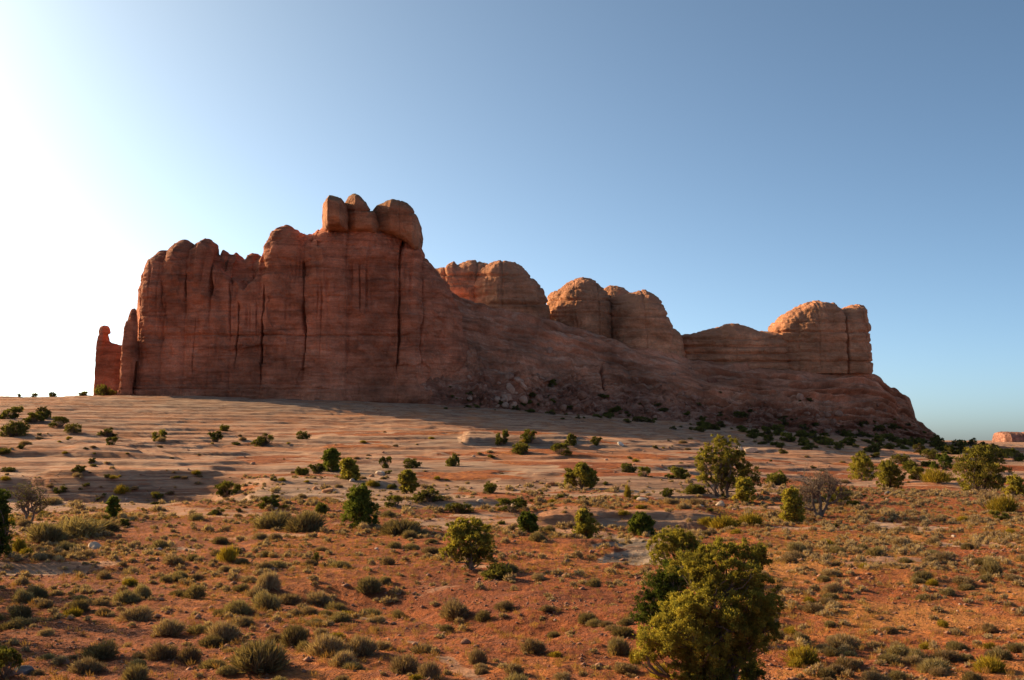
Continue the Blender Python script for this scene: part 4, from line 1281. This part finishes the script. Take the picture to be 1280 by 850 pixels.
# ------------------------------------------------------------------ shrubs placed one by one
G, K, Y_ = 'green_shrub', 'dark_shrub', 'rabbitbrush'
HAND = [
    # px, py(base), width px, height/width, kind, label
    (285, 702, 30, 0.75, Y_, 'bright yellow-green bush on the dark sand left of the lone pinyon'),
    (395, 592, 26, 0.6, G, 'low olive shrub at the near end of the cluster of three junipers'),
    (378, 594, 22, 0.55, G, 'flat olive shrub farthest out from the cluster of three junipers'),
    (482, 585, 15, 1.1, G, 'upright yellow-green shrub on banded rock right of the cluster of three'),
    (515, 585, 24, 0.7, K, 'dark twiggy shrub on banded rock above the leafy ledge juniper'),
    (565, 583, 20, 0.9, K, 'small deep green shrub below the pale rock hump'),
    (330, 557, 30, 0.5, K, 'low dark shrub on the rock shelf beneath the sheer wall'),
    (379, 549, 19, 0.75, K, 'round dark shrub alone on the rock shelf beneath the sheer wall'),
    (284, 620, 40, 0.55, G, 'spiky olive shrub on the lip of the shaded hollow'),
    (335, 635, 40, 0.5, G, 'sprawling olive shrub on rocky ground between hollow and lone pinyon'),
    (402, 643, 24, 0.75, G, 'small olive shrub just behind the lone pinyon, nearer the hollow'),
    (493, 633, 26, 0.6, G, 'pale green shrub below the leafy ledge juniper'),
    (535, 627, 34, 0.55, K, 'dark low shrub right of the leafy ledge juniper'),
    (575, 640, 34, 0.5, K, 'dark low shrub on the sandy slope midway from ledge juniper to overhang'),
    (612, 616, 26, 0.6, G, 'yellowish green shrub on the open banded rock below the pale hump'),
    (640, 640, 40, 0.5, G, 'long olive shrub by the pale stones above the overhang'),
    (628, 556, 20, 1.0, G, 'upright green shrub growing on the pale rock hump, left one'),
    (662, 554, 26, 0.75, G, 'yellow-green shrub growing on the middle of the pale rock hump'),
    (650, 567, 34, 0.5, G, 'grey-green shrub mass below the pale rock hump'),
    (700, 568, 28, 0.6, G, 'olive shrub mass at the right foot of the pale hump'),
    (715, 556, 18, 0.9, G, 'upright green shrub on the right shoulder of the pale hump'),
    (746, 556, 18, 0.7, G, 'small green shrub at the right end of the pale hump'),
    (786, 591, 24, 0.7, K, 'dark green shrub on the bare rock between wide bush and tall stepped juniper'),
    (806, 596, 18, 0.8, G, 'small upright shrub right of the dark shrub on bare rock'),
    (850, 598, 34, 0.5, G, 'olive low shrub at the near side of the tall stepped juniper'),
    (785, 622, 12, 1.3, Y_, 'thin yellow-green upright plant on top of the ledge'),
    (870, 618, 40, 0.4, G, 'flat spreading green shrub below the tall stepped juniper'),
    (905, 660, 46, 0.4, Y_, 'golden spreading bush on the bank below the tall stepped juniper'),
    (940, 656, 40, 0.35, Y_, 'golden bush at the right end of the yellow bank'),
    (885, 657, 30, 0.4, Y_, 'golden bush at the wash end of the yellow bank'),
    (970, 606, 40, 0.5, G, 'pale olive brush behind the bright upright bush'),
    (1052, 632, 40, 0.5, G, 'olive brush on the far side of the bare dead tree'),
    (1150, 600, 40, 0.5, G, 'pale green low shrub between the fuller juniper and the widest one'),
    (1170, 603, 40, 0.5, Y_, 'yellowish low shrub near the foot of the widest juniper'),
    (1256, 640, 44, 0.45, Y_, 'yellow-green low brush in front of the small bright juniper'),
    (5, 848, 46, 0.9, G, 'yellow-green bush at the lowest corner of the picture'),
    (24, 690, 20, 1.0, Y_, 'bright yellow-green small bush at the foot of the edge juniper'),
    (95, 672, 95, 0.32, 'sagebrush', 'long grey-green brush mound on the sand behind the flat pale rock'),
    (60, 676, 60, 0.4, 'sagebrush', 'brown-green brush below the nearly leafless tree'),
    (130, 664, 50, 0.35, 'sagebrush', 'flat grey-green sage brush under the small flat-topped juniper'),
    (340, 660, 60, 0.4, 'sagebrush', 'pale olive brush on the sandy edge near the lone pinyon'),
    (380, 664, 60, 0.42, 'sagebrush', 'grey-green brush at the near foot of the lone pinyon'),
    (500, 668, 70, 0.35, 'sagebrush', 'grey-green brush running from the lone pinyon along the sandy rise'),
    (394, 705, 11, 1.8, K, 'tiny upright green seedling on the red sand below the lone pinyon'),
    (620, 722, 40, 0.5, K, 'dark brush in the shadow at the foot of the dry-sided juniper'),
    (826, 848, 30, 0.7, Y_, 'yellowish twiggy bush under the biggest juniper\'s low branches'),
    (793, 830, 20, 0.9, Y_, 'small golden tuft bush left of the biggest juniper'),
    (943, 856, 28, 0.8, G, 'bright green small bush at the bottom edge right of the biggest juniper'),
    (14, 523, 30, 0.6, G, 'olive shrub on the left slickrock shelf, nearest the edge'),
    (42, 528, 40, 0.4, G, 'flat green shrub on the left slickrock shelf'),
    (55, 523, 18, 0.9, K, 'round dark shrub on the left slickrock shelf'),
    (75, 533, 24, 0.6, G, 'yellow-green shrub on the left slickrock shelf'),
    (92, 541, 20, 0.8, K, 'small dark shrub at the end of the left shelf'),
    (18, 545, 34, 0.6, K, 'dark shrub below the left shelf, near the edge'),
    (135, 546, 24, 0.5, K, 'dark low brush on bare rock left of the yellow tuft'),
    (140, 556, 16, 0.7, G, 'small yellow-green tuft on bare rock near dark low brush'),
    (200, 550, 22, 0.7, G, 'pale olive shrub on the rock shelf above the shaded hollow'),
    (268, 552, 22, 0.7, G, 'olive shrub on the shelf, between pale olive and low dark ones'),
    (280, 539, 18, 0.5, G, 'yellow-green low shrub highest on the shelf'),
    (152, 618, 22, 0.6, Y_, 'golden brush on the pale rock under the shaded hollow'),
    (76, 616, 20, 0.5, G, 'green low shrub on the pale rock under the shaded hollow'),
    (43, 489, 8, 0.9, K, 'tiny dark shrub on the skyline, middle of three'),
    (66, 488, 10, 0.7, K, 'tiny dark shrub on the skyline, nearest the pinnacle of three'),
    (24, 490, 6, 0.8, K, 'tiny dark shrub on the skyline, farthest from the pinnacle'),
    (104, 488, 14, 0.5, K, 'dark scrub at the foot of the pinnacle'),
    (132, 489, 30, 0.5, K, 'dark scrub between the pinnacle and the sheer wall'),
]
hp = at([h[0] for h in HAND], [h[1] for h in HAND])
CATS = {G: 'shrub', K: 'shrub', Y_: 'bush', 'sagebrush': 'sagebrush'}
taken = []
for i, (px, py, w, hr, kind, lab) in enumerate(HAND):
    W = w * mpp(hp[i])
    v = 3 + i % 3 if kind == 'sagebrush' else i % len(PROTO[kind])
    fl = SH[kind][v]
    put(kind, v, hp[i], W, lab, CATS[kind], None, h=hr / fl)
    taken.append((hp[i][0], hp[i][1], W * 0.45))

SAGE_HAND = [
    (326, 836, 98, 0.42, 3, 'widest low green-brown sage clump at the bottom, near the pale rock strip'),
    (369, 806, 46, 0.62, 3, 'domed green sage clump just behind the widest one'),
    (281, 800, 46, 0.52, 0, 'domed grey sage clump up-left of the widest one'),
    (451, 818, 46, 0.55, 1, 'grey-brown sage clump beside the start of the pale rock strip'),
    (428, 832, 36, 0.5, 2, 'ragged grey sage clump between the widest one and the pale rock strip'),
    (504, 840, 42, 0.55, 1, 'dark brown sage clump on the pale rock strip, first from the bottom edge'),
    (535, 848, 34, 0.6, 0, 'tan sage clump at the bottom edge touching the dark brown one'),
    (598, 831, 28, 0.7, 0, 'round tan sage clump alone on the open orange sand'),
    (666, 815, 36, 0.5, 1, 'dark flat-topped sage clump casting a long shadow left of the rounded bright one'),
    (773, 818, 38, 0.62, 3, 'smooth rounded yellowish sage clump left of the biggest juniper'),
    (204, 824, 44, 0.5, 1, 'pair-leading grey sage clump with a smaller one at its side, low on the sand'),
    (236, 827, 32, 0.6, 0, 'smaller grey sage clump at the side of the pair on the low sand'),
    (124, 822, 50, 0.42, 4, 'wide dark green sage clump with a long shadow on the red sand'),
    (169, 850, 42, 0.5, 3, 'tall ragged sage clump cut by the bottom edge'),
    (27, 773, 36, 0.55, 3, 'domed dark sage clump lower of two at the picture edge'),
    (30, 753, 28, 0.6, 4, 'domed dark sage clump upper of two at the picture edge'),
    (99, 764, 32, 0.5, 3, 'tan-topped green sage clump on the sand beside the pair at the edge'),
    (178, 747, 28, 0.62, 4, 'dark round sage clump standing alone below the flat pale rock'),
    (211, 792, 44, 0.45, 1, 'wide brown sage clump with a paler tuft behind the pair'),
    (460, 740, 44, 0.5, 3, 'pale-tipped wide sage clump midway between lone pinyon and pale strip'),
    (570, 772, 46, 0.5, 1, 'dark sage clump with golden dry edges below the dry-sided juniper'),
    (335, 762, 44, 0.5, 4, 'dark bluish sage clump in the shaded hollow of sand'),
    (335, 736, 36, 0.6, 0, 'round brown sage clump above the dark bluish one'),
    (244, 747, 34, 0.5, 4, 'dark flat sage clump right of the lone dark round one'),
]
sp_ = at([h[0] for h in SAGE_HAND], [h[1] for h in SAGE_HAND])
FL = (0.85, 1.0, 0.72)
for (px, py, w, hr, v, lab), P in zip(SAGE_HAND, sp_):
    W = w * mpp(P)
    put('sagebrush', v, P, W, lab, 'sagebrush', None, h=hr * 1.1 / SH['sagebrush'][v])
    taken.append((P[0], P[1], W * 0.45))

# ------------------------------------------------------------------ sage scattered over the plain
g = np.random.default_rng(77)
N = 36000
D_ = np.sqrt(g.uniform(27.0 ** 2, 125.0 ** 2, N))
U_ = g.uniform(-0.60, 0.60, N)
X_, Yv = U_ * D_, D_
zz, rk_, pl_, du_ = terrain(X_, Yv, True)
PX = 640 + U_ * FPX
dens = 0.46 + 0.34 * sstep(880, 1000, PX)
dens *= 0.22 + 1.1 * sstep(-0.15, 0.3, fbm(X_ / 7, Yv / 7, 3.3, 4))
dens *= (1 - 0.80 * sstep(0.45, 0.8, rk_)) * (1 - 0.55 * du_)
dens *= np.where((PX > 480) & (PX < 780) & (D_ < 52), 0.55, 1.0)
cand = np.nonzero(g.random(N) < dens)[0]
TX = np.array(taken)
pts = []
occ = [(a, b, r) for a, b, r in taken]
for i in cand:
    w = float(np.clip(g.lognormal(-0.85, 0.52), 0.14, 1.3))
    if PX[i] > 795 and PX[i] < 985 and D_[i] < 34:
        continue
    ok = True
    oa = np.array(occ)
    if np.any((oa[:, 0] - X_[i]) ** 2 + (oa[:, 1] - Yv[i]) ** 2 < (oa[:, 2] * 0.8 + w * 0.30) ** 2):
        continue
    occ.append((X_[i], Yv[i], w * 0.42))
    pts.append((w / D_[i], X_[i], Yv[i], zz[i], w))
pts.sort(reverse=True)


def zone(px, d):
    if px > 955:
        return ('the front of the orange plain beyond the biggest juniper' if d < 38 else 'the middle of the orange plain' if d < 58 else 'the back of the orange plain below the dead tree' if px < 1120 else 'the back of the orange plain below the widest juniper')
    if d > 72:
        return 'the broken slickrock edge'
    if px < 420:
        return 'the red sand near the picture edge' if d < 45 else 'the darker sand below the flat pale rock'
    if px < 660:
        return 'the red sand around the pale rock strip' if d < 45 else 'the red sand below the lone pinyon'
    return 'the red sand between dry-sided juniper and wash'


n_ind = 0
rest = []
for s_, x, y, z, w in pts:
    px = 640 + x / y * FPX
    yel = g.random() < 0.07
    if n_ind < 275 and abs(x / y) < 0.475:
        n_ind += 1
        zn = zone(px, y)
        sz = 'small' if w < 0.55 else 'medium' if w < 0.85 else 'large'
        if yel:
            v = int(g.integers(0, 3))
            put('rabbitbrush', v, (x, y, z), w * 0.9, f'{sz} yellow rabbitbrush tuft on {zn}', 'rabbitbrush', f'{sz} yellow rabbitbrush on {zn}', h=0.8)
        else:
            v = int(g.integers(0, 6))
            lb = f"{sz} {('grey-brown', 'grey-green')[v // 3]} {('rounded', 'bunched', 'ragged')[v % 3]} sage clump on {zn}"
            put('sagebrush', v, (x, y, z), w, lb, 'sagebrush', lb.replace('clump', 'clumps'), h=0.62 + 0.36 * g.random())
    else:
        rest.append((x, y, z, w))


def scatter(name, protos, rows, mats, matpick=None, thin=1, sink=0.03):
    """many small copies gathered into one mesh"""
    Vs, Qs, Ts, Ms, n = [], [], [], [], 0
    data = []
    for p in protos:
        me = p.data
        co = np.zeros(len(me.vertices) * 3, np.float32)
        me.vertices.foreach_get('co', co)
        q = np.zeros(len(me.loops), np.int32)
        me.loops.foreach_get('vertex_index', q)
        t = np.zeros(len(me.vertices), np.float32)
        me.attributes['tint'].data.foreach_get('value', t)
        mi = np.zeros(len(me.polygons), np.int32)
        me.polygons.foreach_get('material_index', mi)
        co, q = co.reshape(-1, 3), q.reshape(-1, 4)
        k = np.nonzero(mi == 0)[0][::thin]
        vv = q[k].reshape(-1)
        data.append((co[vv], t[vv]))
    for x, y, z, w in rows:
        c, t = data[int(g.integers(0, len(data)))]
        a = g.random() * 6.28
        ca, sa = math.cos(a), math.sin(a)
        e = math.sqrt(thin)
        Vs.append(np.stack([(c[:, 0] * ca - c[:, 1] * sa) * w + x, (c[:, 0] * sa + c[:, 1] * ca) * w + y, c[:, 2] * w * (0.8 + 0.4 * g.random()) + z - sink * w], 1))
        Ts.append(np.clip(t + g.normal() * 0.12, 0, 1))
        n += len(c)
    o = make_mesh(name, np.concatenate(Vs), np.arange(n).reshape(-1, 4), mats=mats, attrs={'tint': np.concatenate(Ts)}, smooth=False)
    return o


for i in range(2):
    proto('far_sage', i, mat=M_SAGE, seed=90 + i, blades=170, flat=0.8, l=0.26, w=0.075, lumps=5, stems=1)
far_rows = rest
o = scatter('distant_sagebrush', PROTO['far_sage'], far_rows, [M_SAGE])
tag(o, kind='stuff')

# dry grass between the shrubs
for i in range(3):
    proto('grass_tuft', i, mat=M_DRY, seed=95 + i, blades=22, flat=0.8, l=0.60, w=0.045, lumps=3, stems=1, up=1.4, core=0.1)
ng = 35000
gd = np.sqrt(g.uniform(26.5 ** 2, 100 ** 2, ng))
gu = g.uniform(-0.58, 0.58, ng)
gx, gy = gu * gd, gd
gz, grk, _, _ = terrain(gx, gy, True)
keep = (g.random(ng) < (0.22 + 0.15 * sstep(900, 1000, 640 + gu * FPX) + 0.8 * sstep(-0.1, 0.35, fbm(gx / 6, gy / 6, 9.3, 3))) * (1 - 0.8 * sstep(0.5, 0.8, grk)))
rows = [(a, b, c, float(g.uniform(0.08, 0.34))) for a, b, c in zip(gx[keep], gy[keep], gz[keep])]
tag(scatter('dry_grass', PROTO['grass_tuft'], rows, [M_DRY]), kind='stuff')


# ------------------------------------------------------------------ stones
def stone_mesh(name, seed, flat):
    import bmesh
    gg = np.random.default_rng(seed)
    bm = bmesh.new()
    bmesh.ops.create_icosphere(bm, subdivisions=3, radius=0.5)
    V = np.array([v.co[:] for v in bm.verts])
    # knock planes off a rounded lump
    for _ in range(9):
        nrm = unit(gg.normal(size=3))
        dd = 0.30 + 0.14 * gg.random()
        t = V @ nrm
        V = V - np.outer(np.maximum(t - dd, 0), nrm)
    V = V + unit(V) * (0.05 * fbm(V[:, 0] * 3 + seed, V[:, 1] * 3, V[:, 2] * 3, 3))[:, None]
    V = V * np.array([1.0, 0.75 + 0.3 * gg.random(), flat])
    for v, c in zip(bm.verts, V):
        v.co = c
    me = bpy.data.meshes.new(name)
    bm.to_mesh(me)
    bm.free()
    me.materials.append(M_STONE)
    return bpy.data.objects.new(name, me)


M_REDSTONE = rock_material('fallen_sandstone', (0.26, 0.105, 0.065), (0.42, 0.19, 0.12), (0.50, 0.26, 0.17), (0.56, 0.37, 0.27), 0.5, 0.1)
STONES = [stone_mesh('boulder', 500 + i, (0.55, 0.7, 0.45, 0.62, 0.8)[i]) for i in range(5)]


RED = []
for st in STONES:
    o = st.copy()
    o.data = st.data.copy()
    o.data.materials[0] = M_REDSTONE
    RED.append(o)


def put_stone(i, P, w, label, group=None, cat='rock', tilt=0.25):
    o = (RED if cat == 'boulder' else STONES)[i % 5].copy()
    C.objects.link(o)
    o.name = 'boulder' if cat == 'boulder' else 'loose_stone'
    o.location = (P[0], P[1], P[2] + 0.08 * w)
    o.rotation_euler = (g.normal() * tilt, g.normal() * tilt, g.random() * 6.28)
    o.scale = (w, w, w)
    return tag(o, label, cat, group)


ROCKS = [(645, 633, 13, 'pale sunlit stone on the sandy slope by the long olive shrub'), (600, 627, 9, 'small pale stone left of the sunlit stone on the sandy slope'), (690, 607, 15, 'orange blocky rock beside the wide olive bush'),
         (776, 557, 9, 'white sunlit stone on the shaded rock shelf'), (440, 602, 8, 'pale stone below the cluster of three junipers'), (476, 594, 15, 'long pale rock slab right of the cluster of three'), (465, 596, 8, 'orange rock next to the long pale slab'),
         (410, 615, 17, 'orange flat rock on the sand beneath the cluster of three'), (395, 612, 10, 'broken orange stone left of the flat orange rock'), (515, 776, 9, 'orange stone on the dark sand near the pale strip'), (803, 627, 16, 'pale red slab on the ledge above the overhang'),
         (900, 632, 14, 'sunlit block at the end of the ledge near the pale bush'), (940, 566, 20, 'pale flat rock on the shelf beyond the tall stepped juniper'), (925, 563, 12, 'small pale rock on the shelf beyond the tall stepped juniper'), (1110, 618, 9, 'dark stone on the bare sand below the fuller juniper'),
         (30, 842, 26, 'dark blue-grey stone in the lowest corner by the yellow-green bush'), (118, 686, 20, 'broken pale slab on the flat pale rock'), (203, 540, 8, 'small pale stone on the shelf above the hollow')]
TONE = {'pale': stone_material('pale_stone', [(0.0, (0.50, 0.36, 0.26)), (1.0, (0.58, 0.43, 0.32))]), 'orange': stone_material('orange_stone', [(0.0, (0.46, 0.20, 0.09)), (1.0, (0.52, 0.24, 0.11))]),
        'dark': stone_material('dark_stone', [(0.0, (0.13, 0.115, 0.115)), (1.0, (0.17, 0.15, 0.15))]), 'white': stone_material('white_stone', [(0.0, (0.62, 0.55, 0.47)), (1.0, (0.66, 0.58, 0.50))])}
rp = at([r[0] for r in ROCKS], [r[1] for r in ROCKS])
for i, (r, P) in enumerate(zip(ROCKS, rp)):
    so = put_stone(i, P, r[2] * mpp(P), r[3])
    so.material_slots[0].link = 'OBJECT'
    so.material_slots[0].material = TONE[next((w for w in ('white', 'dark', 'orange', 'pale') if w in r[3].split(' on ')[0].split(' in ')[0]), 'pale')]

# loose rock scattered over sand and shelf
ns = 0
for _ in range(800):
    px, py = g.uniform(0, 1280), g.uniform(560, 840)
    P = at(px, py)[0]
    if ns >= 240:
        break
    sz = g.lognormal(1.25, 0.35) * mpp(P)
    zt = ('the shaded shelf' if py < 600 else 'the broken slickrock edge' if py < 680 else 'the red sand')
    ns += 1
    put_stone(int(g.integers(0, 5)), P, sz, f'small loose stone lying on {zt}, one of many', f'small loose stones on {zt}')

# pebbles on the sand
npb = 11000
pdv = np.sqrt(g.uniform(26 ** 2, 62 ** 2, npb))
pu = g.uniform(-0.49, 0.49, npb)
pxx, pyy = pu * pdv, pdv
kp = g.random(npb) < 0.25 + 1.2 * sstep(0.0, 0.35, fbm(pxx / 7, pyy / 7, 1.3, 3))
pxx, pyy = pxx[kp], pyy[kp]
pzz = terrain(pxx, pyy)
base = np.array([[1, 0, 0], [-1, 0, 0], [0, 1, 0], [0, -1, 0], [0, 0, 1], [0, 0, -1]], float)
tri = np.array([[0, 2, 4], [2, 1, 4], [1, 3, 4], [3, 0, 4], [2, 0, 5], [1, 2, 5], [3, 1, 5], [0, 3, 5]])
k = len(pxx)
sz = np.clip(g.lognormal(-3.2, 0.6, k), 0.015, 0.2)
bs = base[None] * (0.6 + 0.8 * g.random((k, 6, 1))) * sz[:, None, None] * np.array([1, 1, 0.6])
an = g.random(k) * 6.28
rx = bs[..., 0] * np.cos(an)[:, None] - bs[..., 1] * np.sin(an)[:, None]
ry = bs[..., 0] * np.sin(an)[:, None] + bs[..., 1] * np.cos(an)[:, None]
PV = np.stack([rx + pxx[:, None], ry + pyy[:, None], bs[..., 2] + pzz[:, None] + sz[:, None] * 0.2], -1)
pb = make_mesh('gravel', PV, tris=(tri[None] + (np.arange(k) * 6)[:, None, None]).reshape(-1, 3), mats=[M_STONE], smooth=False)
tag(pb, kind='stuff')

# ------------------------------------------------------------------ foot of the butte: fallen blocks and dark scrub
slope = next(o for o in butte.children if o.name.startswith('shoulder'))
bpy.context.view_layer.update()
off = Vector(butte.location)


def on_slope(px, py):
    u, s = pix(px, py)
    d = Vector((float(u), 1.0, float(s))).normalized()
    inv = slope.matrix_world.inverted()
    hit, loc, nrm, _ = slope.ray_cast(inv @ Vector((0, 0, 0)), d)
    if hit:
        return slope.matrix_world @ loc
    return None


nb = 0
for _ in range(2600):
    if nb >= 230:
        break
    px = g.uniform(560, 1130)
    lo = np.interp(px, [560, 700, 800, 900, 1000, 1130], [505, 513, 521, 531, 539, 546])
    py = lo - abs(g.normal()) * (24 if px < 900 else 18)
    if g.random() > (1.0 if (620 < px < 720) or (780 < px < 900) else 0.35):
        continue
    P = on_slope(px, py)
    if P is None:
        continue
    nb += 1
    wd = float(np.clip(g.lognormal(0.40, 0.5), 0.6, 4.0))
    where = 'under the first domes' if px < 740 else 'below the long ridge' if px < 950 else 'below the end block'
    put_stone(int(g.integers(0, 5)), P, wd, f'fallen red block in the shaded rubble {where}', f'fallen blocks in the rubble {where}', 'boulder', 0.5)
ks = 0
for _ in range(3500):
    if ks >= 230:
        break
    px = g.uniform(545, 1175)
    lo = np.interp(px, [540, 700, 800, 900, 1000, 1130, 1180], [503, 514, 522, 533, 540, 547, 549])
    dn = 0.9 if px > 840 else 0.45 if (640 < px < 730 or px > 780) else 0.25
    if g.random() > dn:
        continue
    foot = g.random() < (0.75 if px > 840 else 0.4)
    if foot:
        py = lo + abs(g.normal()) * (9 if px > 950 else 4)
        P = Vector(at(px, py)[0])
    else:
        py = lo - abs(g.normal()) * 17
        P = on_slope(px, py)
        if P is None:
            continue
    ks += 1
    w = float(np.clip(g.lognormal(0.70, 0.5), 0.8, 5.0))
    where = 'under the first domes' if px < 740 else 'below the long ridge' if px < 900 else 'below the end block'
    put('dark_shrub' if g.random() < 0.75 else 'green_shrub', int(g.integers(0, 3)), P, w, f'dark scrub at the foot of the butte {where}', 'shrub', f'scrub at the foot of the butte {where}', h=0.75)

FAR = [(985, 551, 22), (1000, 546, 18), (1030, 556, 26), (1017, 549, 16), (1047, 562, 18), (1090, 565, 22), (1098, 552, 20), (1128, 580, 26), (1137, 588, 30), (1150, 566, 22), (1165, 574, 26), (1178, 563, 22), (1190, 568, 24), (1198, 558, 18), (1207, 566, 22), (1215, 558, 20),
       (1222, 571, 24), (1232, 560, 20), (1240, 566, 22), (1250, 572, 24), (1262, 568, 20), (1272, 576, 24), (975, 560, 14), (1008, 562, 16), (1062, 556, 20), (1075, 571, 16), (1110, 561, 18), (978, 567, 12), (960, 553, 16), (940, 547, 16), (1142, 557, 20), (1170, 555, 18), (1158, 583, 18)]
fp = at([f[0] for f in FAR], [f[1] for f in FAR])
for i, ((px, py, w), P) in enumerate(zip(FAR, fp)):
    where = 'on the shaded shelf past the end block' if px < 1100 else 'on the skyline flat below the pink mesa' if py < 570 else 'behind the fuller juniper and the widest one'
    put('dark_shrub' if i % 4 else 'green_shrub', i % 3, P, w * mpp(P), f'dark juniper shrub {where}', 'shrub', f'dark juniper shrubs {where}', h=0.9)

# thin scrub dotted over the bare rock between plain and butte
nm = 0
for _ in range(2500):
    if nm >= 230:
        break
    px, py = g.uniform(0, 1280), g.uniform(540, 660)
    if fbm(px / 70.0, py / 22.0, 2.2, 2) < 0.02:
        continue
    P = at(px, py)[0]
    if P[1] > 330:
        continue
    nm += 1
    w = float(g.lognormal(-0.25, 0.40)) * (0.8 + P[1] / 300)
    kd = (G, K, 'sagebrush', 'sagebrush', Y_)[int(g.integers(0, 5))]
    col = {G: 'olive', K: 'dark green', 'sagebrush': 'grey', Y_: 'yellowish'}[kd]
    far_ = 'upper rock shelf' if py < 575 else 'banded rock' if py < 615 else 'broken slickrock edge'
    side = 'toward the hollow' if px < 420 else 'above the overhang' if px < 860 else 'beyond the tall stepped juniper'
    put(kd, int(g.integers(0, 3)), P, w, f'small {col} scrub on the {far_} {side}', 'shrub', f'{col} scrub on the {far_} {side}', h=0.7)
